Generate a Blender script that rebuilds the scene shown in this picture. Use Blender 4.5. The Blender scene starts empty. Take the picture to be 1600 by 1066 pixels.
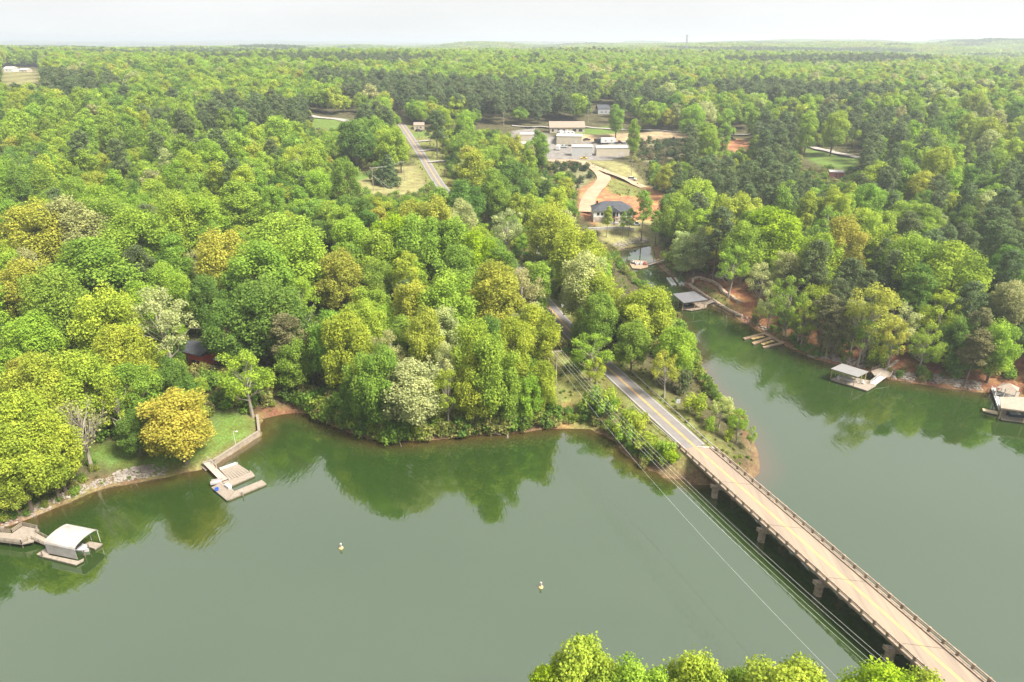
import bpy, math, random
import numpy as np
from mathutils import Vector, Matrix

random.seed(7)
RNG = np.random.default_rng(11)
SC = bpy.context.scene
COL = SC.collection
R = math.radians

# ------------------------------------------------------------------ camera, world, sun, exposure
CAM_H, FPX, EYE_V = 100.0, 1067.0, 65.5          # height above the lake, focal length in photo pixels, eye level row
PITCH = math.atan((533 - EYE_V) / FPX)
cam_d = bpy.data.cameras.new("camera")
cam_d.sensor_width = 36.0
cam_d.lens = 36.0 * FPX / 1600.0
cam_d.clip_start, cam_d.clip_end = 1.0, 90000.0
cam = bpy.data.objects.new("camera", cam_d)
cam.location = (0, 0, CAM_H)
cam.rotation_euler = (math.pi / 2 - PITCH, 0, 0)
COL.objects.link(cam)
SC.camera = cam

SUN_EL, SUN_AZ = R(52), R(118)                     # azimuth clockwise from +Y (straight ahead)
w = bpy.data.worlds.new("World")
SC.world = w
w.use_nodes = True
nt = w.node_tree
nt.nodes.clear()
sky = nt.nodes.new("ShaderNodeTexSky")
sky.sky_type = 'NISHITA'
sky.sun_disc = False
sky.sun_elevation, sky.sun_rotation = SUN_EL, SUN_AZ
sky.air_density, sky.dust_density, sky.ozone_density = 1.0, 6.0, 1.0
veil = nt.nodes.new("ShaderNodeMix")              # thin even high cloud over the sky
veil.data_type = 'RGBA'
veil.inputs[0].default_value = 0.82
veil.inputs[7].default_value = (7.0, 7.05, 7.0, 1)
bg = nt.nodes.new("ShaderNodeBackground")
bg.inputs[1].default_value = 0.060
wo = nt.nodes.new("ShaderNodeOutputWorld")
tcw = nt.nodes.new("ShaderNodeTexCoord"); mpw = nt.nodes.new("ShaderNodeMapping"); mpw.inputs['Scale'].default_value = (1.5, 1.5, 6)
nzw = nt.nodes.new("ShaderNodeTexNoise"); nzw.inputs['Scale'].default_value = 1.6; nzw.inputs['Detail'].default_value = 4
mrw = nt.nodes.new("ShaderNodeMapRange"); mrw.inputs[1].default_value, mrw.inputs[2].default_value, mrw.inputs[3].default_value, mrw.inputs[4].default_value = 0.3, 0.7, 0.76, 0.90
nt.links.new(tcw.outputs['Generated'], mpw.inputs[0]); nt.links.new(mpw.outputs[0], nzw.inputs[0]); nt.links.new(nzw.outputs[0], mrw.inputs[0]); nt.links.new(mrw.outputs[0], veil.inputs[0])
nt.links.new(sky.outputs[0], veil.inputs[6])
nt.links.new(veil.outputs[2], bg.inputs[0])
nt.links.new(bg.outputs[0], wo.inputs[0])

sun_d = bpy.data.lights.new("sun", 'SUN')
sun_d.energy = 4.7
sun_d.angle = R(18)
sun_d.color = (1.0, 0.94, 0.84)
sun = bpy.data.objects.new("sun", sun_d)
to_sun = Vector((math.sin(SUN_AZ) * math.cos(SUN_EL), math.cos(SUN_AZ) * math.cos(SUN_EL), math.sin(SUN_EL)))
sun.rotation_euler = to_sun.to_track_quat('Z', 'Y').to_euler()
COL.objects.link(sun)

SC.view_settings.view_transform = 'Standard'
SC.view_settings.look = 'None'
SC.view_settings.gamma = 1.0
SC.view_settings.use_curve_mapping = False
SC.view_settings.exposure = 1.4
SC.render.engine = 'CYCLES'
SC.cycles.max_bounces = 8
SC.cycles.diffuse_bounces = 5
SC.cycles.glossy_bounces = 3
SC.cycles.transmission_bounces = 4
SC.cycles.volume_bounces = 0
SC.cycles.use_denoising = True
SC.cycles.caustics_reflective = False
SC.cycles.caustics_refractive = False

# ------------------------------------------------------------------ helpers: meshes, materials, tags
class MB:
    """collects simple solids and links them as ONE mesh object"""
    def __init__(s):
        s.v, s.f, s.m = [], [], []
    def add(s, vs, fs, mi=0):
        b = len(s.v)
        s.v += [tuple(p) for p in vs]
        s.f += [tuple(b + i for i in f) for f in fs]
        s.m += [mi] * len(fs)
        return s
    def hexa(s, p8, mi=0):
        return s.add(p8, [(3, 2, 1, 0), (4, 5, 6, 7), (0, 1, 5, 4), (1, 2, 6, 5), (2, 3, 7, 6), (3, 0, 4, 7)], mi)
    def box(s, c, sx, sy, sz, rz=0, mi=0):
        """c = centre of the base"""
        ca, sa = math.cos(rz), math.sin(rz)
        q = [(-sx / 2, -sy / 2), (sx / 2, -sy / 2), (sx / 2, sy / 2), (-sx / 2, sy / 2)]
        q = [(c[0] + x * ca - y * sa, c[1] + x * sa + y * ca) for x, y in q]
        return s.hexa([(x, y, c[2]) for x, y in q] + [(x, y, c[2] + sz) for x, y in q], mi)
    def prism(s, poly, z0, z1, mi=0):
        n = len(poly)
        a = sum(poly[i][0] * poly[(i + 1) % n][1] - poly[(i + 1) % n][0] * poly[i][1] for i in range(n))
        if a < 0:
            poly = poly[::-1]
        vs = [(p[0], p[1], z0) for p in poly] + [(p[0], p[1], z1) for p in poly]
        fs = [tuple(range(n))[::-1], tuple(range(n, 2 * n))] + [(i, (i + 1) % n, n + (i + 1) % n, n + i) for i in range(n)]
        return s.add(vs, fs, mi)
    def beam(s, p, q, w_, h_, mi=0):
        """rectangular bar from p to q; p, q on the axis"""
        p, q = Vector(p), Vector(q)
        d = (q - p).normalized()
        up = Vector((0, 0, 1)) if abs(d.z) < 0.95 else Vector((1, 0, 0))
        x = d.cross(up).normalized() * w_ / 2
        y = x.cross(d).normalized() * h_ / 2
        return s.hexa([p - x - y, p + x - y, p + x + y, p - x + y, q - x - y, q + x - y, q + x + y, q - x + y], mi)
    def cyl(s, p, q, r0, r1=None, n=7, mi=0, caps=True):
        r1 = r0 if r1 is None else r1
        p, q = Vector(p), Vector(q)
        d = (q - p).normalized()
        x = d.orthogonal().normalized()
        y = d.cross(x)
        vs = [p + (x * math.cos(2 * math.pi * i / n) + y * math.sin(2 * math.pi * i / n)) * r0 for i in range(n)]
        vs += [q + (x * math.cos(2 * math.pi * i / n) + y * math.sin(2 * math.pi * i / n)) * r1 for i in range(n)]
        fs = [(i, (i + 1) % n, n + (i + 1) % n, n + i) for i in range(n)]
        if caps:
            fs += [tuple(range(n))[::-1], tuple(range(n, 2 * n))]
        return s.add(vs, fs, mi)
    def lathe(s, c, prof, n=12, mi=0):
        """prof: (radius, z) from bottom to top"""
        vs, fs = [], []
        for r, z in prof:
            vs += [(c[0] + r * math.cos(2 * math.pi * i / n), c[1] + r * math.sin(2 * math.pi * i / n), c[2] + z) for i in range(n)]
        for k in range(len(prof) - 1):
            fs += [(k * n + i, k * n + (i + 1) % n, (k + 1) * n + (i + 1) % n, (k + 1) * n + i) for i in range(n)]
        fs += [tuple(range(n))[::-1], tuple(range((len(prof) - 1) * n, len(prof) * n))]
        return s.add(vs, fs, mi)
    def mesh(s, name, mats):
        me = bpy.data.meshes.new(name)
        me.from_pydata(s.v, [], s.f)
        for m_ in (mats if isinstance(mats, (list, tuple)) else [mats]):
            me.materials.append(m_)
        if any(s.m):
            me.polygons.foreach_set('material_index', s.m)
        me.update()
        return me
    def build(s, name, mats, parent=None, smooth=False):
        me = s.mesh(name, mats)
        if smooth:
            me.polygons.foreach_set('use_smooth', [True] * len(me.polygons))
        o = bpy.data.objects.new(name, me)
        COL.objects.link(o)
        if parent is not None:
            o.parent = parent
            o.matrix_parent_inverse = Matrix.Translation(-Vector(parent_world(parent)))
        return o


def parent_world(o):
    return Vector(o.location)                     # things are unrotated where parts are built in world space


def tag(o, label=None, cat=None, group=None, kind=None):
    if label: o['label'] = label
    if cat: o['category'] = cat
    if group: o['group'] = group
    if kind: o['kind'] = kind
    return o


def thing(name, loc, label, cat, group=None):
    o = bpy.data.objects.new(name, None)
    o.empty_display_size = 0.5
    o.location = loc
    COL.objects.link(o)
    return tag(o, label, cat, group)


def newmat(name):
    m = bpy.data.materials.new(name)
    m.use_nodes = True
    n = m.node_tree
    n.nodes.clear()
    out = n.nodes.new("ShaderNodeOutputMaterial")
    return m, n, out


def mat(name, col, rough=0.8, var=0.18, scale=0.8, bump=0.0, spec=0.3, col2=None, stretch=None, metal=0.0, rot=0.0):
    m, n, out = newmat(name)
    b = n.nodes.new("ShaderNodeBsdfPrincipled")
    tc = n.nodes.new("ShaderNodeTexCoord")
    mp = n.nodes.new("ShaderNodeMapping")
    if stretch: mp.inputs['Scale'].default_value = stretch
    mp.inputs['Rotation'].default_value = (0, 0, rot)
    nz = n.nodes.new("ShaderNodeTexNoise")
    nz.inputs['Scale'].default_value = scale
    nz.inputs['Detail'].default_value = 6
    nz.inputs['Roughness'].default_value = 0.65
    rp = n.nodes.new("ShaderNodeValToRGB")
    c2 = col2 or tuple(max(0, c * (1 - 2 * var)) for c in col)
    c1 = col if col2 else tuple(min(1, c * (1 + var)) for c in col)
    rp.color_ramp.elements[0].position, rp.color_ramp.elements[1].position = 0.3, 0.7
    rp.color_ramp.elements[0].color = (*c2, 1)
    rp.color_ramp.elements[1].color = (*c1, 1)
    L = n.links.new
    L(tc.outputs['Object'], mp.inputs[0]); L(mp.outputs[0], nz.inputs[0]); L(nz.outputs[0], rp.inputs[0])
    L(rp.outputs[0], b.inputs['Base Color'])
    b.inputs['Roughness'].default_value = rough
    b.inputs['Metallic'].default_value = metal
    b.inputs['Specular IOR Level'].default_value = spec
    if bump:
        bp = n.nodes.new("ShaderNodeBump")
        bp.inputs['Strength'].default_value = bump
        bp.inputs['Distance'].default_value = 0.05
        L(nz.outputs[0], bp.inputs['Height']); L(bp.outputs[0], b.inputs['Normal'])
    L(b.outputs[0], out.inputs[0])
    return m


def foliage_mat(name, source):
    """leaf colour comes per tree (object colour or instance attribute), varied per leaf clump by the mesh's own tint"""
    m, n, out = newmat(name)
    L = n.links.new
    if source == 'object':
        oi = n.nodes.new("ShaderNodeObjectInfo"); csock = oi.outputs['Color']
    else:
        at_ = n.nodes.new("ShaderNodeAttribute"); at_.attribute_type = 'INSTANCER'; at_.attribute_name = 'col'
        csock = at_.outputs['Color']
    ti = n.nodes.new("ShaderNodeAttribute"); ti.attribute_name = 'tint'
    mr = n.nodes.new("ShaderNodeMapRange")
    mr.inputs[3].default_value, mr.inputs[4].default_value = 0.70, 1.30
    L(ti.outputs['Fac'], mr.inputs[0])
    mx = n.nodes.new("ShaderNodeVectorMath"); mx.operation = 'SCALE'
    L(csock, mx.inputs[0]); L(mr.outputs[0], mx.inputs['Scale'])
    hs = n.nodes.new("ShaderNodeHueSaturation")
    mh = n.nodes.new("ShaderNodeMapRange"); mh.inputs[3].default_value, mh.inputs[4].default_value = 0.512, 0.486
    L(ti.outputs['Fac'], mh.inputs[0]); L(mh.outputs[0], hs.inputs['Hue'])
    L(mx.outputs[0], hs.inputs['Color'])
    d = n.nodes.new("ShaderNodeBsdfDiffuse"); t = n.nodes.new("ShaderNodeBsdfTranslucent")
    L(hs.outputs[0], d.inputs[0]); L(hs.outputs[0], t.inputs[0])
    ms = n.nodes.new("ShaderNodeMixShader"); ms.inputs[0].default_value = 0.42
    L(d.outputs[0], ms.inputs[1]); L(t.outputs[0], ms.inputs[2]); L(ms.outputs[0], out.inputs[0])
    return m


M = {
    'leaf': foliage_mat('leaf', 'object'),
    'leaf_stuff': foliage_mat('leaf_of_forest', 'instancer'),
    'bark': mat('bark', (0.16, 0.125, 0.095), 0.95, 0.3, 2.0, stretch=(1, 1, 0.2)),
    'bark_pale': mat('pale_bark', (0.33, 0.29, 0.24), 0.95, 0.25, 2.0, stretch=(1, 1, 0.2)),
    'asphalt': mat('asphalt', (0.18, 0.165, 0.158), 0.95, 0.10, 0.35, bump=0.2),
    'asphalt_far': mat('worn_asphalt', (0.24, 0.225, 0.22), 0.95, 0.1, 0.3),
    'deck_conc': mat('deck_concrete', (0.315, 0.24, 0.172), 0.9, 0.08, 1.0, col2=(0.19, 0.155, 0.125), stretch=(0.9, 0.045, 1), rot=R(-20.5)),
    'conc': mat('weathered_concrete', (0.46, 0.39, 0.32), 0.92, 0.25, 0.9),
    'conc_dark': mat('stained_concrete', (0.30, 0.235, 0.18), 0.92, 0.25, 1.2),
    'embank': mat('slope_concrete', (0.42, 0.32, 0.24), 0.95, 0.2, 0.5, col2=(0.30, 0.20, 0.13)),
    'yellow': mat('road_yellow', (0.62, 0.36, 0.05), 0.85, 0.15, 1.0),
    'white_line': mat('road_white', (0.42, 0.40, 0.36), 0.85, 0.12, 1.0),
    'joint': mat('joint_filler', (0.10, 0.085, 0.07), 0.95, 0.2, 1.0),
    'galv': mat('galvanised_steel', (0.52, 0.51, 0.49), 0.55, 0.12, 1.5, metal=0.3),
    'wood': mat('weathered_wood', (0.30, 0.255, 0.205), 0.9, 0.2, 1.5, col2=(0.19, 0.16, 0.13), stretch=(1, 1, 1)),
    'wood_brown': mat('brown_wood', (0.33, 0.23, 0.15), 0.9, 0.2, 1.5),
    'wood_yellow': mat('new_wood', (0.58, 0.42, 0.18), 0.85, 0.15, 1.5),
    'wood_dark': mat('creosoted_wood', (0.15, 0.115, 0.085), 0.92, 0.25, 1.5),
    'pole': mat('pole_wood', (0.30, 0.25, 0.20), 0.92, 0.2, 1.5),
    'wire': mat('aluminium_wire', (0.55, 0.55, 0.54), 0.5, 0.02, 1.0),
    'white': mat('white_paint', (0.52, 0.52, 0.515), 0.6, 0.05, 0.8),
    'house_white': mat('house_white', (0.70, 0.70, 0.69), 0.6, 0.04, 0.8),
    'canvas': mat('white_canvas', (0.38, 0.378, 0.375), 0.7, 0.04, 0.45, col2=(0.25, 0.215, 0.19)),
    'beige': mat('beige_siding', (0.40, 0.345, 0.26), 0.75, 0.06, 0.8),
    'cream': mat('cream_metal', (0.42, 0.375, 0.285), 0.6, 0.05, 0.5),
    'metal_white': mat('white_metal_roof', (0.44, 0.415, 0.385), 0.5, 0.06, 0.4),
    'grey_roof': mat('grey_metal_roof', (0.21, 0.207, 0.205), 0.55, 0.06, 0.5),
    'dark_roof': mat('charcoal_shingle', (0.065, 0.07, 0.08), 0.9, 0.2, 1.2),
    'black_roof': mat('dark_metal_roof', (0.13, 0.13, 0.14), 0.6, 0.1, 0.6),
    'tan_roof': mat('tan_shingle', (0.31, 0.255, 0.205), 0.9, 0.12, 1.2),
    'brown_roof': mat('brown_shingle', (0.27, 0.21, 0.165), 0.9, 0.12, 1.0),
    'red': mat('red_paint', (0.52, 0.075, 0.04), 0.8, 0.12, 1.0),
    'red_dull': mat('dull_red', (0.30, 0.09, 0.08), 0.8, 0.12, 1.0),
    'teal': mat('teal_fabric', (0.28, 0.50, 0.44), 0.85, 0.08, 1.0),
    'glass': mat('window_glass', (0.02, 0.025, 0.03), 0.1, 0.05, 1.0, spec=0.6),
    'black': mat('black_paint', (0.02, 0.02, 0.022), 0.45, 0.1, 1.0),
    'navy': mat('navy_gelcoat', (0.02, 0.04, 0.09), 0.3, 0.1, 1.0),
    'blue': mat('blue_plastic', (0.03, 0.09, 0.40), 0.5, 0.1, 1.0),
    'tyre': mat('tyre_rubber', (0.02, 0.02, 0.02), 0.9, 0.1, 1.0),
    'gold': mat('yellow_machine', (0.65, 0.42, 0.03), 0.5, 0.1, 1.0),
    'grey': mat('grey_paint', (0.32, 0.33, 0.34), 0.6, 0.08, 1.0),
    'stone': mat('field_stone', (0.50, 0.40, 0.31), 0.95, 0.3, 0.7, col2=(0.30, 0.22, 0.17)),
    'rock': mat('riprap_rock', (0.33, 0.295, 0.26), 0.95, 0.3, 0.6, col2=(0.17, 0.145, 0.12)),
    'gravel': mat('gravel', (0.31, 0.285, 0.255), 0.95, 0.15, 0.4),
    'dirt': mat('pale_dirt_road', (0.36, 0.275, 0.195), 0.95, 0.1, 0.15, col2=(0.30, 0.195, 0.12)),
    'yellow_faded': mat('faded_road_yellow', (0.50, 0.33, 0.13), 0.9, 0.1, 0.6),
    'teal_grey': mat('greenish_frame', (0.36, 0.42, 0.37), 0.7, 0.1, 1.0),
    'wood_pink': mat('pinkish_boards', (0.40, 0.31, 0.26), 0.9, 0.15, 1.5),
    'grey_wood': mat('grey_boards', (0.36, 0.33, 0.32), 0.9, 0.15, 1.5),
    'wood_post': mat('post_timber', (0.38, 0.28, 0.15), 0.9, 0.15, 1.5),
    'wood_new': mat('pale_new_wood', (0.62, 0.50, 0.33), 0.85, 0.12, 1.5),
    'grey_stone': mat('grey_flagstone', (0.36, 0.36, 0.36), 0.9, 0.15, 0.8),
    'white_wall': mat('pale_metal_wall', (0.42, 0.42, 0.41), 0.6, 0.05, 0.5),
    'beige_grey': mat('grey_beige_siding', (0.44, 0.41, 0.37), 0.8, 0.08, 0.8),
    'red_faded': mat('faded_red_roof', (0.46, 0.21, 0.18), 0.8, 0.1, 0.8),
    'timber_wall': mat('seawall_timber', (0.30, 0.25, 0.19), 0.92, 0.2, 0.8),
}

# ------------------------------------------------------------------ photo rays, shoreline and terrain
CP, SP = math.cos(PITCH), math.sin(PITCH)


def ray(u, v):
    a, b = (u - 800) / FPX, (v - 533) / FPX
    return np.array([a, CP - SP * b, -SP - CP * b])


def G(u, v, z=0.0):
    """where the sight line through photo pixel (u, v) meets the level z"""
    d = ray(u, v)
    t = (z - CAM_H) / d[2]
    return (float(d[0] * t), float(d[1] * t))


def project(x, y, z):
    """photo pixel and depth of a place"""
    dz = z - CAM_H
    yc = y * CP - dz * SP
    zc = -y * SP - dz * CP
    return 800 + FPX * x / yc, 533 + FPX * zc / yc, yc


SHORE_PX = [(0, 826), (31, 815), (62, 804), (84, 793), (109, 784), (141, 768), (175, 759), (219, 752), (259, 745),
            (312, 733), (335, 727), (406, 681), (403, 655), (440, 647), (478, 643), (500, 655), (540, 672), (590, 688), (640, 690),
            (700, 684), (760, 679), (820, 674), (865, 669), (920, 669), (958, 685), (975, 706), (1000, 726),
            (1050, 743), (1100, 750), (1150, 752), (1178, 745), (1187, 733), (1183, 712), (1170, 680), (1140, 640), (1105, 600), (1088, 560),
            (1072, 525), (1050, 492), (1020, 462), (995, 440), (975, 420), (964, 404), (963, 394), (972, 388), (1000, 384), (1017, 382), (1024, 392), (1028, 412),
            (1048, 434), (1078, 450), (1110, 475), (1150, 496), (1200, 524), (1240, 546), (1270, 559), (1290, 565), (1330, 573),
            (1370, 584), (1390, 592), (1450, 601), (1500, 609), (1550, 613), (1610, 622)]
_n = [G(*p) for p in SHORE_PX]
NORTH = np.array([(-30000, -400), (-2500, -60), (-400, 70), (-200, 108)] + _n + [(230, 178), (420, 150), (2500, -60), (30000, -400), (30000, 60000), (-30000, 60000)])
SOUTH = np.array([(-30000, -900), (-800, -160), (-120, 0), (-20, 30), (-2, 62), (6, 76), (28, 80), (50, 79), (62, 70), (72, 60), (92, 52), (130, 40), (400, -60), (30000, -900), (30000, -30000), (-30000, -30000)])


def _poly_sd(P, x, y):
    """signed distance to polygon P, positive inside"""
    x = np.asarray(x, float); y = np.asarray(y, float)
    d2 = np.full(x.shape, 1e30)
    ins = np.zeros(x.shape, bool)
    for i in range(len(P)):
        ax, ay = P[i]; bx, by = P[(i + 1) % len(P)]
        ex, ey = bx - ax, by - ay
        t = np.clip(((x - ax) * ex + (y - ay) * ey) / (ex * ex + ey * ey + 1e-12), 0, 1)
        d2 = np.minimum(d2, (x - ax - t * ex) ** 2 + (y - ay - t * ey) ** 2)
        c = ((ay > y) != (by > y)) & (x < ex * (y - ay) / (ey + 1e-30) + ax)
        ins ^= c
    d = np.sqrt(d2)
    return np.where(ins, d, -d)


def sd_land(x, y):
    return np.maximum(_poly_sd(NORTH, x, y), _poly_sd(SOUTH, x, y))


def sst(a, b, x):
    t = np.clip((x - a) / (b - a), 0, 1)
    return t * t * (3 - 2 * t)


_HB = [(random.uniform(-1, 1), random.uniform(-1, 1), random.uniform(0, 6.28)) for _ in range(14)]


def hills(x, y):
    h = 0
    for i, (a, b, c) in enumerate(_HB):
        wl = 420 * 1.28 ** i
        n = math.hypot(a, b) + 1e-6
        h = h + np.sin((x * a / n + y * b / n) * 2 * math.pi / wl + c) * (1.9 + 0.30 * i)
    return h


def natural(x, y):
    s = sd_land(x, y)
    sp = np.maximum(s, 0)
    land = 1.5 * (1 - np.exp(-sp / 2.2)) + 46 * (1 - np.exp(-sp / 255))
    far = np.hypot(x, y)
    land = land + hills(x, y) * sst(120, 900, sp) * (0.6 + 1.15 * sst(1100, 4000, far))
    land = land + 0.35 * np.sin(x * 0.21 + 1.3 * np.sin(y * 0.13)) * np.sin(y * 0.17) * sst(6, 40, sp)
    return np.where(s > 0, land, np.maximum(-3.5, 0.30 * s)), s


# main road centre line (x, y): off the bridge end, across the causeway, up through the wood
BR_Z = 4.8
_j0l, _j0r = G(1064, 696, BR_Z), G(1108, 700, BR_Z)
_j4l, _j4r = G(1405, 1004, BR_Z), G(1475, 1014, BR_Z)
B0 = np.array([(_j0l[0] + _j0r[0]) / 2, (_j0l[1] + _j0r[1]) / 2])
B4 = np.array([(_j4l[0] + _j4r[0]) / 2, (_j4l[1] + _j4r[1]) / 2])
BDIR = (B4 - B0) / np.linalg.norm(B4 - B0)
BNRM = np.array([BDIR[1], -BDIR[0]])              # to the left of travel towards the camera = picture left
if BNRM[0] > 0: BNRM = -BNRM
SPAN = np.linalg.norm(B4 - B0) / 4
SKEW = np.array([_j0r[0] - _j0l[0], _j0r[1] - _j0l[1]]); SKEW = SKEW / np.linalg.norm(SKEW)
HALF = 3.05
ROAD = [tuple(B0), (32.5, 190.0), tuple(np.array(G(886, 509, 7.0)) + 0), (-4, 300), (-26, 365), (-46, 430), (-66, 505), (-92, 600), (-104, 640)]


def catmull(pts, step=4.0):
    P = [np.array(p, float) for p in pts]
    P = [2 * P[0] - P[1]] + P + [2 * P[-1] - P[-2]]
    out = []
    for i in range(1, len(P) - 2):
        n = max(2, int(np.linalg.norm(P[i + 1] - P[i]) / step))
        for k in range(n):
            t = k / n
            out.append(0.5 * ((2 * P[i]) + (-P[i - 1] + P[i + 1]) * t + (2 * P[i - 1] - 5 * P[i] + 4 * P[i + 1] - P[i + 2]) * t * t
                              + (-P[i - 1] + 3 * P[i] - 3 * P[i + 1] + P[i + 2]) * t ** 3))
    out.append(P[-2])
    return np.array(out)


ROAD_C = catmull(ROAD)
_rn, _ = natural(ROAD_C[:, 0], ROAD_C[:, 1])
_k = np.ones(15) / 15
_rs = np.convolve(np.pad(_rn, 7, mode='edge'), _k, 'valid')
_arc = np.concatenate([[0], np.cumsum(np.linalg.norm(np.diff(ROAD_C, axis=0), axis=1))])
ROAD_Z = np.maximum(_rs, BR_Z - 0.02) * sst(30, 160, _arc) + (BR_Z + 0.004 * _arc) * (1 - sst(30, 160, _arc))


def road_near(x, y):
    """distance to the main road's centre line and the road level there"""
    x = np.asarray(x, float); y = np.asarray(y, float)
    best = np.full(x.shape, 1e9); z = np.zeros(x.shape)
    for i in range(0, len(ROAD_C) - 1):
        a, b = ROAD_C[i], ROAD_C[i + 1]
        e = b - a
        t = np.clip(((x - a[0]) * e[0] + (y - a[1]) * e[1]) / (e @ e), 0, 1)
        d = np.hypot(x - a[0] - t * e[0], y - a[1] - t * e[1])
        k = d < best
        best = np.where(k, d, best)
        z = np.where(k, ROAD_Z[i] * (1 - t) + ROAD_Z[i + 1] * t, z)
    return best, z


PADS = []                                         # levelled building plots: (x, y, radius, z)


def T(x, y):
    x = np.asarray(x, float); y = np.asarray(y, float)
    z, s = natural(x, y)
    near = (x > -220) & (x < 120) & (y > 130) & (y < 830)
    if near.any():
        d, rz = road_near(x, y)
        wgt = 1 - sst(5.0, 12.0, d)
        z = np.where(near & (s > -1), z * (1 - wgt) + (rz - 0.16) * wgt, z)
    for px, py, pr, pz in PADS:
        wgt = 1 - sst(pr, pr * 1.7 + 3, np.hypot(x - px, y - py))
        z = z * (1 - wgt) + pz * wgt
    return z


def Tz(x, y):
    return float(T(np.array([x]), np.array([y]))[0])


_TD = np.exp(np.linspace(math.log(60), math.log(9000), 900))


def at(u, v, dz=0.0):
    """ground point whose place dz above the ground lies on the sight line through photo pixel (u, v)"""
    d = ray(u, v)
    d = d / np.linalg.norm(d)
    x, y, z = d[0] * _TD, d[1] * _TD, CAM_H + d[2] * _TD
    g = z - np.maximum(T(x, y), 0) - dz
    i = int(np.argmax(g < 0))
    if i == 0:
        i = len(g) - 1
    f = g[i - 1] / (g[i - 1] - g[i] + 1e-9)
    xx, yy = x[i - 1] + (x[i] - x[i - 1]) * f, y[i - 1] + (y[i] - y[i - 1]) * f
    return Vector((float(xx), float(yy), max(Tz(xx, yy), 0.0)))


for (u, v, r_, name) in ((957, 345, 15, 'house'), (885, 207, 17, 'ranch'), (908, 246, 40, 'yard'), (318, 572, 7, 'cabin'), (855, 395, 8, 'grey')):
    p_ = at(u, v)
    PADS.append((p_.x, p_.y, r_, p_.z))

# ground zones traced on the photo: colour of what covers the ground there
LAWN, FIELD, CLAY, LITTER, GRAVEL, SCRUB, VERGE, BARE = (0.105, 0.155, 0.032), (0.215, 0.20, 0.085), (0.32, 0.15, 0.075), (0.19, 0.092, 0.048), (0.19, 0.175, 0.16), (0.17, 0.165, 0.085), (0.145, 0.15, 0.045), (0.29, 0.215, 0.13)
ZONES_PX = [
    (FIELD, [(522, 305), (527, 279), (556, 268), (600, 262), (650, 259), (668, 292), (640, 308)]),
    (LAWN, [(527, 282), (560, 270), (600, 266), (590, 276), (545, 285)]),
    (VERGE, [(640, 205), (690, 208), (705, 256), (720, 275), (712, 300), (690, 295), (660, 245)]),
    (LAWN, [(640, 208), (665, 205), (672, 214), (640, 215)]),
    (FIELD, [(0, 108), (50, 110), (58, 126), (20, 134), (0, 132)]),
    (LAWN, [(470, 200), (492, 184), (545, 186), (545, 205)]),
    (GRAVEL, [(800, 205), (835, 200), (862, 214), (905, 213), (985, 219), (990, 240), (955, 250), (900, 252), (858, 250), (800, 240)]),
    (LAWN, [(912, 202), (950, 197), (965, 209), (925, 213), (890, 212)]),
    (BARE, [(870, 212), (965, 209), (1060, 205), (1110, 215), (1060, 222), (990, 222), (900, 217)]),
    (SCRUB, [(1000, 222), (1060, 215), (1100, 222), (1060, 245), (1030, 262), (1000, 250), (985, 238)]),
    (FIELD, [(860, 250), (905, 250), (960, 252), (990, 265), (1012, 290), (960, 272), (925, 255), (870, 256)]),
    (SCRUB, [(864, 258), (900, 256), (920, 263), (926, 273), (912, 292), (893, 302), (870, 280)]),
    (CLAY, [(905, 296), (925, 285), (948, 272), (1010, 292), (1045, 310), (1045, 355), (1000, 352), (930, 352), (905, 330)]),
    (VERGE, [(946, 276), (972, 282), (1004, 293), (1012, 303), (990, 308), (952, 302), (946, 290)]),
    (FIELD, [(930, 345), (1030, 345), (1030, 380), (960, 384), (940, 375)]),
    (LAWN, [(1256, 232), (1345, 246), (1335, 268), (1290, 264), (1262, 250)]),
    (CLAY, [(1115, 212), (1160, 218), (1175, 228), (1150, 240), (1130, 230)]),
    (BARE, [(0, 815), (45, 780), (75, 790), (40, 815)]),
    (LAWN, [(40, 775), (60, 740), (120, 715), (200, 735), (250, 740), (300, 728), (330, 715), (398, 680), (400, 655), (340, 640), (320, 690), (240, 700), (180, 690), (100, 700), (70, 790), (100, 782), (130, 770), (90, 785)]),
    (LITTER, [(350, 500), (375, 500), (365, 545), (350, 545)]),
    (LITTER, [(400, 640), (475, 635), (478, 645), (405, 652)]),
    (VERGE, [(870, 545), (900, 560), (960, 640), (950, 668), (900, 670), (868, 670), (862, 600)]),
    (CLAY, [(866, 640), (884, 635), (890, 668), (866, 668)]),
    (LITTER, [(1025, 385), (1060, 400), (1110, 400), (1200, 430), (1300, 480), (1400, 520), (1500, 545), (1620, 560), (1620, 625), (1550, 614), (1450, 602), (1390, 593), (1330, 575), (1270, 560), (1200, 526), (1110, 476), (1050, 436)]),
    (VERGE, [(1085, 447), (1110, 449), (1165, 485), (1160, 496), (1120, 478)]),
    (CLAY, [(1120, 430), (1150, 438), (1180, 470), (1200, 505), (1160, 495), (1140, 470)]),
]
ZONES = []
for c_, px in ZONES_PX:
    ZONES.append((c_, np.array([tuple(at(*q))[:2] for q in px])))


def in_zone(x, y):
    return any(float(_poly_sd(P, np.array([x]), np.array([y]))[0]) > -2.0 for c_, P in ZONES if c_ is not LITTER)


def axis(lo, hi, step, far_lo, far_hi, g=1.09):
    a = list(np.arange(lo, hi + 0.1, step))
    s_, p_ = step, lo
    left = []
    while p_ > far_lo:
        s_ *= g; p_ -= s_; left.append(p_)
    s_, p_ = step, hi
    right = []
    while p_ < far_hi:
        s_ *= g; p_ += s_; right.append(p_)
    return np.array(left[::-1] + a + right)


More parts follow.
